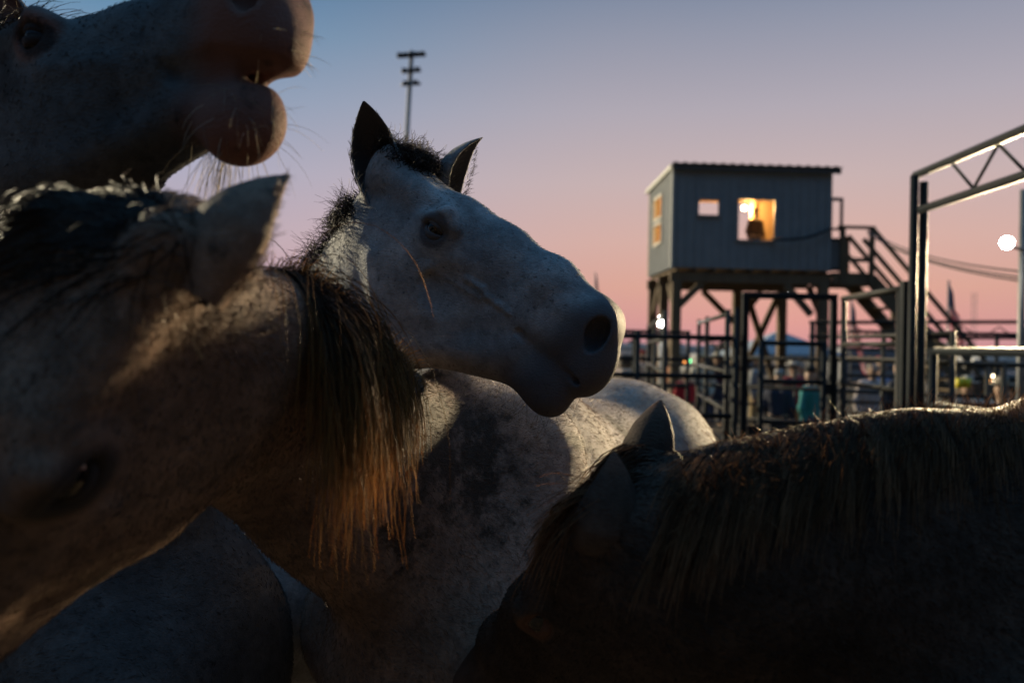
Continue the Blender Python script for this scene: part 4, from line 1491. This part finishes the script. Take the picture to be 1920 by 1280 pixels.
        ix = lambda j, i, k: k * n + j * (nu + 1) + i
        for j in range(nv):
            for i in range(nu):
                Q.append((ix(j, i, 0), ix(j, i + 1, 0), ix(j + 1, i + 1, 0), ix(j + 1, i, 0)))
                Q.append((ix(j, i, 1), ix(j + 1, i, 1), ix(j + 1, i + 1, 1), ix(j, i + 1, 1)))
            for i in (0, nu):
                q = (ix(j, i, 0), ix(j + 1, i, 0), ix(j + 1, i, 1), ix(j, i, 1))
                Q.append(q if i == 0 else q[::-1])
        for i in range(nu):
            Q.append((ix(nv, i, 0), ix(nv, i + 1, 0), ix(nv, i + 1, 1), ix(nv, i, 1)))
        sk = np.concatenate([np.repeat(sstep(.8, 1.0, np.linspace(0, 1, nv + 1)) * .8, nu + 1), np.repeat(np.linspace(.9, 1.0, nv + 1), nu + 1)])
        self.ears = getattr(self, 'ears', []) + [dict(b=b, d=d, o=o, sd=sd_, L=L * s, w=w * s)]
        return V, np.array(Q), sk

    def crest_at(self, u):
        """points, up, lateral, tangent along the crest, u 0 = withers .. 1 = poll"""
        u = np.asarray(u)
        out = []
        for k in range(4):
            A = np.array([c[k] for c in self.crest])
            out.append(np.stack([np.interp(u, self.nts, A[:, i]) for i in range(3)], 1))
        return out

    def fur(self, n, length=.011, face_len=.005, w=.0006, mat=None, lift=.35, near=4.0, tint=None):
        """short coat hairs over the part of the body that can be seen from around the camera"""
        me = self.me
        nf = len(me.polygons)
        c = np.empty(nf * 3, np.float32); me.polygons.foreach_get('center', c); c = c.reshape(-1, 3)
        nr = np.empty(nf * 3, np.float32); me.polygons.foreach_get('normal', nr); nr = nr.reshape(-1, 3)
        ar = np.empty(nf, np.float32); me.polygons.foreach_get('area', ar)
        off = np.array(self.root.location)
        c = c + off
        v = c - CAM
        dist = np.linalg.norm(v, axis=1)
        fac = -(v * nr).sum(1) / dist
        q = v @ CRN
        inx = (q[:, 2] < -.1) & (np.abs(q[:, 0] / -q[:, 2]) < .85) & (np.abs(q[:, 1] / -q[:, 2]) < .62)
        p = ar * (fac > -.45) * inx * (dist < near) / np.maximum(dist, .5)
        loc = self.local(c)
        muz = (loc[:, 0] > .45) & (loc[:, 2] > -.3)
        p = p * np.where(muz, .3, 1)
        fi = rng.choice(nf, n, p=p / p.sum())
        vi = np.empty(nf * 4, np.int32); me.polygons.foreach_get('vertices', vi); vi = vi.reshape(-1, 4)[fi]
        V = self.V2[vi]
        a, b = rng.random((n, 1)), rng.random((n, 1))
        P0 = (V[:, 0] * (1 - a) + V[:, 1] * a) * (1 - b) + (V[:, 3] * (1 - a) + V[:, 2] * a) * b
        nn = nr[fi]
        keep = self.skin_of(P0) < .2
        P0, nn = P0[keep], nn[keep]
        n = len(P0)
        lq = self.local(P0)
        head = sstep(-.02, .1, lq[:, 0]) * (lq[:, 2] > -.34) * (np.abs(lq[:, 1]) < .16) * (lq[:, 2] < .3)
        flow = (-self.f + np.array([0, 0, -.55]))[None] * (1 - head)[:, None] + self.R[:, 0][None] * head[:, None]
        flow = flow + .35 * np.sin(P0 * 9 + P0[:, [1, 2, 0]] * 7) + rng.normal(size=(n, 3)) * .25
        flow -= nn * (flow * nn).sum(1, keepdims=True)
        flow /= np.linalg.norm(flow, axis=1, keepdims=True) + 1e-9
        L = (length * (1 - head) + face_len * head) * rng.uniform(.6, 1.3, n)
        L = L[:, None]
        P1 = P0 + flow * L * .5 + nn * L * lift * .6
        P2 = P0 + flow * L + nn * L * lift * .7
        tn = rng.random(n) * .7 + .3
        if len(self.mud):
            tn = tn * (1 - .6 * sstep(.3, .8, self.mud_of(P0))) * (1 - .68 * sstep(-.05, .4, (P0 - self.W) @ self.f))
        strands('coat_hair', np.stack([P0, P1, P2], 1), w, w * .2, mat, self.root, sides=2, tone=tn)

    def tail(self, mat, n=260):
        B = self.B
        rt = np.array([B(-1.3, 0, 1.36)]) + rng.normal(size=(n, 3)) * .025
        d0 = np.tile(-self.f + np.array([0, 0, .15]), (n, 1)) + rng.normal(size=(n, 3)) * .15
        strands('tail', grow(self.F, rt, d0, rng.uniform(.6, .85, n), 12, gravity=.55, margin=.01, jitter=.04), .0016, .0006, mat, self.root)

    def ear_hair(self, i, n, mat, length=.028):
        """fringe along the rim of ear i and tufts inside it"""
        e = self.ears[i]
        v = rng.uniform(.08, .9, n)
        sg = rng.choice([-1, 1], n)
        wv = np.interp(v, [0, .12, .3, .5, .7, .85, .94, 1], [.62, .74, .94, 1.0, .80, .50, .26, .04]) * e['w']
        th = np.interp(v, [0, .3, .6, 1], [2.75, 2.05, 1.75, 1.3]) * rng.uniform(.82, 1.0, n) * sg
        c = e['b'] + e['d'] * (e['L'] * v)[:, None]
        rt = c - e['o'] * (np.cos(th) * wv * .84)[:, None] + e['sd'] * (np.sin(th) * wv * .97)[:, None]
        d0 = e['d'] * .7 + e['o'] * .35 - e['sd'] * (sg * .25)[:, None] + rng.normal(size=(n, 3)) * .25
        strands('ear_hair', grow(None, rt, d0, length * rng.uniform(.4, 1.1, n) * (1.1 - v), 6, gravity=.02), .0005, .0002, mat, self.root)

VOXEL = 1.4
EYE = principled('eye_gloss', (0.008, 0.006, 0.006), 0.06)

coatC = coat_mat('grey_coat', (.42, .415, .42), (.15, .15, .165), (.06, .058, .065), muzzle=(.085, .082, .09), spots=.6)  # coat and muzzle lightened to show soft skylight down the face
coatA = coat_mat('roan_coat', (.42, .35, .305), (.22, .165, .14), (.08, .06, .05), muzzle=(.03, .024, .022), spots=.45, mud=(.032, .024, .018), head=((.105, .062, .043), (.34, .215, .155)))
coatT = coat_mat('blue_grey_coat', (.115, .117, .122), (.048, .05, .053), (.025, .026, .03), muzzle=(.16, .078, .062), spots=.12, mud=(.010, .009, .010))  # base colours lowered for a darker chest and head
coatR = coat_mat('dark_roan_coat', (.095, .068, .055), (.036, .027, .022), (.009, .008, .008), muzzle=(.11, .06, .043), spots=.2, spec=.06, sheen=0)


def edC(self, E, K):
    E(.612, 0, -.122, .038, .042, .046, .03)
    E(.555, 0, -.194, .052, .036, .036, .03)
    K((.27, 0, -.20), (.50, 0, -.185), .035, .032, 1, .04)
    for y in (-1, 1):
        E(.32, .094 * y, -.115, .075, .018, .022, .05, cut=True)
        E(.15, .10 * y, -.008, .03, .018, .018, .04, cut=True)
        K((.10, .088 * y, -.12), (.21, .082 * y, -.215), .012, .012, 1, .04)


HC = Horse('horse', 'grey horse looking right with both ears up, its whole face in view', coatC,
           [(.78, -.36, -.51), (.42, .90, .02)], [(.2, -.098, -.045), at(815, 428, 1.5)], .92, (1.66, 1.3),
           (-.78, 2.2, 1.70), (-1.8, 2.55, 1.66), at(655, 640, 1.84), neck_top=at(750, 465, 1.63), neck_r=(.235, .16, .11), head_edit=edC, wing=.74, muzzle_w=.74, detail=2, eye_open=.8,
           veins=([(.345, -.165), (.365, -.15), (.385, -.143), (.41, -.141), (.435, -.147)],),
           ears=((-1, dict(tip=at(686, 190, 1.55), base=at(712, 385, 1.60), face=(-.15, -1, 0), w=.053)), (1, dict(tip=at(897, 253, 1.62), base=at(838, 385, 1.68), face=(.9, -.45, .2), w=.042))))


def edA(self, E, K):
    E(.14, .05, -.17, .09, .03, .07, .03)


HA = Horse('horse', 'roan horse with a long mane and one ear up, muddy patch on its shoulder', coatA,
           [(-.575, -.135, -.807), (.80, -.33, -.50)], [(.2, .098, -.045), at(132, 900, .73)], 1.08, (1.3, 1.2),
           (-.10, 1.76, 1.755), (.37, 2.72, 1.655), (-.325, 1.22, 1.675), neck_top=(-.325, .93, 1.765), neck_r=(.21, .14, .108), neck_sq=(.6, .46, .5), chest_w=.72, chest_x=.13,
           eye_open=.8, eye_dark=1.5, ear_roots=(1,), detail=2,
           mud=((850, 840, 120, 150, -.7, 1), (900, 900, 70, 160, -.35, .9), (1085, 830, 34, 15, .5, 1), (1165, 806, 62, 7, .75, 1), (1030, 770, 30, 7, .3, .9), (955, 785, 16, 9, .6, .8), (985, 840, 14, 8, .4, .7), (760, 980, 60, 120, 0, .75)),
           ears=((1, dict(tip=at(526, 313, .78), base=at(368, 560, .745), face=(.6, .75, -.25), w=.042, bend=.006)), (-1, dict(tip=at(235, 500, 1.02), base=at(215, 440, .86), face=(-.3, .8, .3)))), head_edit=edA)


def edT(self, E, K):
    E(.545, 0, -.200, .056, .044, .042, .028)
    for y in (-1, 1):
        pth = [((.44, .060 * y, -.126), .008), ((.53, .058 * y, -.140), .020), ((.60, .036 * y, -.152), .014), ((.645, 0, -.158), .014)]
        for (a, ra), (b, rb) in zip(pth, pth[1:]):
            K(a, b, ra, rb, 1, .012, cut=True)
    K((.52, 0, -.142), (.65, 0, -.157), .008, .013, 1, .012, cut=True)
    K((.57, .025, -.15), (.64, .01, -.157), .011, .013, 1, .012, cut=True)
    K((.57, -.025, -.15), (.64, -.01, -.157), .011, .013, 1, .012, cut=True)


HT = Horse('horse', 'horse with its head raised highest, pink lower lip and pale chin whiskers', coatT,
           [(.87, -.47, .10), (.47, .87, -.1)], [(.2, -.098, -.045), at(62, 66, 1.05)], .88, (1.2, 1.2),
           (-.93, 1.60, 1.70), (-1.93, 1.68, 1.66), (-.8, 1.38, 1.9), jaw_drop=.02, head_edit=edT, eye_open=.5, eye_dark=1.5, mud=((60, 68, 52, 46, 0, 1.15), (15, 150, 22, 60, 0, 1)),  # the mud list here only paints dark patches at eye and left edge
           ears=((-1, dict(tip=at(-200, -120, 1.1), face=(0, -1, .3))), (1, dict(tip=at(-150, -150, 1.35), face=(0, -1, .3)))))
HR = Horse('horse', 'dark horse with its head lowered and combed-over mane along the neck', coatR,
           [(-.371, .6716, -.6414), (-.5047, -.7256, -.4678)], (.1304, 1.0492, 1.6199), 1.0, (1.0, 1.0),
           (.9, 1.22, 1.735), (1.95, 1.55, 1.68), (.45, 1.12, 1.48), neck_top=(.20, 1.06, 1.495), neck_r=(.27, .2, .125),
           ears=((1, dict(tip=at(1158, 858, .98), base=at(1104, 1045, 1.045), face=(-.3, .9, .1), w=.044)), (-1, dict(tip=at(1238, 752, 1.1), base=at(1200, 910, 1.12), face=(.2, .9, 0), w=.036))))

# ---- hair
maneA = hair_mat('dark_mane', (.07, .042, .027), (.50, .27, .085), .5)  # tip colour gilded to carry the backlit glow of the lock ends
maneC = hair_mat('black_mane', (.022, .016, .013), (.085, .055, .035), .3)
maneR = hair_mat('brown_mane', (.07, .036, .021), (.30, .145, .07), .35, spec=.08)
maneD = hair_mat('forelock_hair', (.022, .016, .013), (.07, .045, .028), .3)
pale = hair_mat('pale_hair', (.55, .50, .40), (.6, .54, .42), .6)
furA = hair_mat('roan_hair', (.24, .17, .13), (.32, .24, .19), .25)
furC = hair_mat('grey_hair', (.22, .22, .225), (.28, .28, .28), .25)
furT = hair_mat('slate_hair', (.10, .10, .105), (.13, .13, .13), .25)
furR = hair_mat('dark_hair', (.045, .033, .027), (.07, .052, .042), .2, spec=.05)


def crest_hair(h, name, n, u0, u1, side, length, mat, k=14, gravity=.35, upw=.6, latw=.7, spread=.02, w=.0009, curl=.0, jitter=.05, along=0.0, margin=.006, nclump=60, jit0=.18, drop=-.012, lv=(.75, 1.15)):
    u = rng.uniform(u0, u1, n)
    # fibres gather in locks
    cu = np.linspace(u0, u1, nclump)
    ci = np.abs(u[:, None] - cu[None]).argmin(1)
    u = u * .45 + cu[ci] * .55
    p, up, la, tg = h.crest_at(u)
    o = rng.normal(size=(n, 1)) * spread
    rt = p + la * o + up * (drop - np.abs(o) * .3)
    cd = rng.normal(size=(nclump, 3)) * jit0
    d0 = up * upw + la * side * latw + tg * along + cd[ci] + rng.normal(size=(n, 3)) * jit0 * .6
    d0 /= np.linalg.norm(d0, axis=1, keepdims=True)
    Ls = (rng.uniform(*lv, nclump)[ci]) * rng.uniform(.7, 1.1, n) * (np.interp(u, [u0, (u0 + u1) / 2, u1], length) if np.ndim(length) else length)
    ph = (rng.random((nclump, 3)) * 6.28)[ci] + rng.normal(size=(n, 3)) * .4
    pts = grow(h.F, rt, d0, Ls, k, gravity=gravity, curl=curl, jitter=jitter, margin=margin, clump=ph)
    return strands(name, pts, w, w * .3, mat, h.root, tone=np.clip(rng.random(nclump)[ci] * .6 + rng.random(n) * .4, 0, 1))


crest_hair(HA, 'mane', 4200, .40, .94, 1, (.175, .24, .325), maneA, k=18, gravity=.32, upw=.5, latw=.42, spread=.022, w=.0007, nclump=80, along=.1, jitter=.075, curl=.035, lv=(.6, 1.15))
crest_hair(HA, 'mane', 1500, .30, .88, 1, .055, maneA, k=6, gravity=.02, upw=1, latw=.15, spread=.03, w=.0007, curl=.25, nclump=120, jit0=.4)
crest_hair(HC, 'mane', 2600, .2, .97, -1, .08, maneC, k=10, gravity=.07, upw=.9, latw=.3, spread=.03, w=.0007, curl=.42, nclump=64, jit0=.6, jitter=.1, lv=(.45, 1.25))
crest_hair(HR, 'mane', 5200, .05, .98, 1, (.07, .085, .09), maneR, k=16, gravity=.11, upw=.18, latw=.75, spread=.028, w=.00055, nclump=60, jitter=.018, along=.55, jit0=.09, margin=.003)
crest_hair(HR, 'mane', 700, .1, .95, 1, (.10, .12, .12), maneR, k=18, gravity=.15, upw=.18, latw=.8, spread=.02, w=.0005, nclump=26, jitter=.02, along=.4, jit0=.1, margin=.003)


def poll_hair(h, name, n, length, mat, d_loc, hug=None, yc=0.0, spread=(.03, .05), gravity=.15, curl=.1, k=10, w=.0008, x=-.01, z=.0, jit=.3):
    rl = np.stack([x + rng.normal(size=n) * spread[0], yc + rng.normal(size=n) * spread[1], np.full(n, z)], 1)
    rt = np.array([h.H(*q) for q in rl]).astype(np.float32)
    f = h.F.near(rt.mean(0), .3)
    for _ in range(3):
        rt -= f.grad(rt) * f(rt)[:, None]
    d0 = (h.R @ np.asarray(d_loc, float))[None] + rng.normal(size=(n, 3)) * jit + f.grad(rt) * .12
    d0 /= np.linalg.norm(d0, axis=1, keepdims=True)
    pts = grow(h.F, rt, d0, length * rng.uniform(.6, 1.1, n), k, gravity=gravity, curl=curl, margin=.003, droop=(0, 0, -1) if hug is None else -h.R[:, 2] * hug - np.array([0, 0, 1 - hug]))
    return strands(name, pts, w, w * .3, mat, h.root)


crest_hair(HR, 'mane', 900, .1, .98, 1, .045, maneR, k=7, gravity=.03, upw=.8, latw=.3, spread=.03, w=.0005, curl=.15, nclump=60, jit0=.35, along=.6)
poll_hair(HA, 'forelock', 1800, .13, maneD, (.75, -1.0, -.2), hug=.75, yc=-.045, spread=(.03, .045), gravity=.2, jit=.12, w=.0009)
poll_hair(HC, 'forelock', 1300, .085, maneC, (.1, .2, 1), spread=(.03, .032), gravity=.09, curl=.5, x=.0, jit=.45)
poll_hair(HR, 'forelock', 900, .14, maneR, (1.2, .3, 0), spread=(.03, .03), gravity=.12, jit=.1)
poll_hair(HT, 'forelock', 500, .15, maneC, (.8, .2, .3))


def whisk(h, name, n, c, r, d_loc, length, mat, w=.0004, gravity=.05, k=8, jit=.35):
    rl = np.asarray(c)[None] + rng.normal(size=(n, 3)) * np.asarray(r)[None]
    rt = np.array([h.H(*q) for q in rl]).astype(np.float32)
    f = h.F.near(rt.mean(0), .3)
    for _ in range(3):
        rt -= f.grad(rt) * f(rt)[:, None]
    d0 = (h.R @ np.asarray(d_loc, float))[None] * .6 + rng.normal(size=(n, 3)) * jit + f.grad(rt) * .7
    d0 /= np.linalg.norm(d0, axis=1, keepdims=True)
    return strands(name, grow(None, rt, d0, length * rng.uniform(.4, 1.2, n), k, gravity=gravity), w, w * .3, mat, h.root)


whisk(HT, 'whisker_hair', 45, (.56, 0, -.2), (.03, .03, .02), (.4, 0, -.9), .06, pale, w=.0003, gravity=.12)
whisk(HT, 'whisker_hair', 22, (.62, 0, -.12), (.02, .03, .02), (1, 0, -.6), .03, pale, w=.0003)
whisk(HT, 'chin_hair', 55, (.50, 0, -.235), (.02, .015, .01), (0, 0, -1), .11, pale, w=.0004, gravity=.25, jit=.2)
whisk(HC, 'whisker_hair', 60, (.56, 0, -.2), (.04, .03, .02), (.5, 0, -.7), .04, maneC, w=.0003)
HC.ear_hair(0, 260, maneC)
HC.ear_hair(1, 200, maneC)
HA.ear_hair(0, 320, furA)
for h_, m_ in ((HC, maneC), (HA, maneA), (HT, maneC), (HR, maneR)):
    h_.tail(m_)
HA.fur(75000, .011, .006, .0006, furA)
HC.fur(26000, .008, .005, .0006, furC, near=3.2)
HT.fur(16000, .010, .006, .0006, furT, near=2.2)
HR.fur(40000, .008, .006, .0006, furR, near=3)
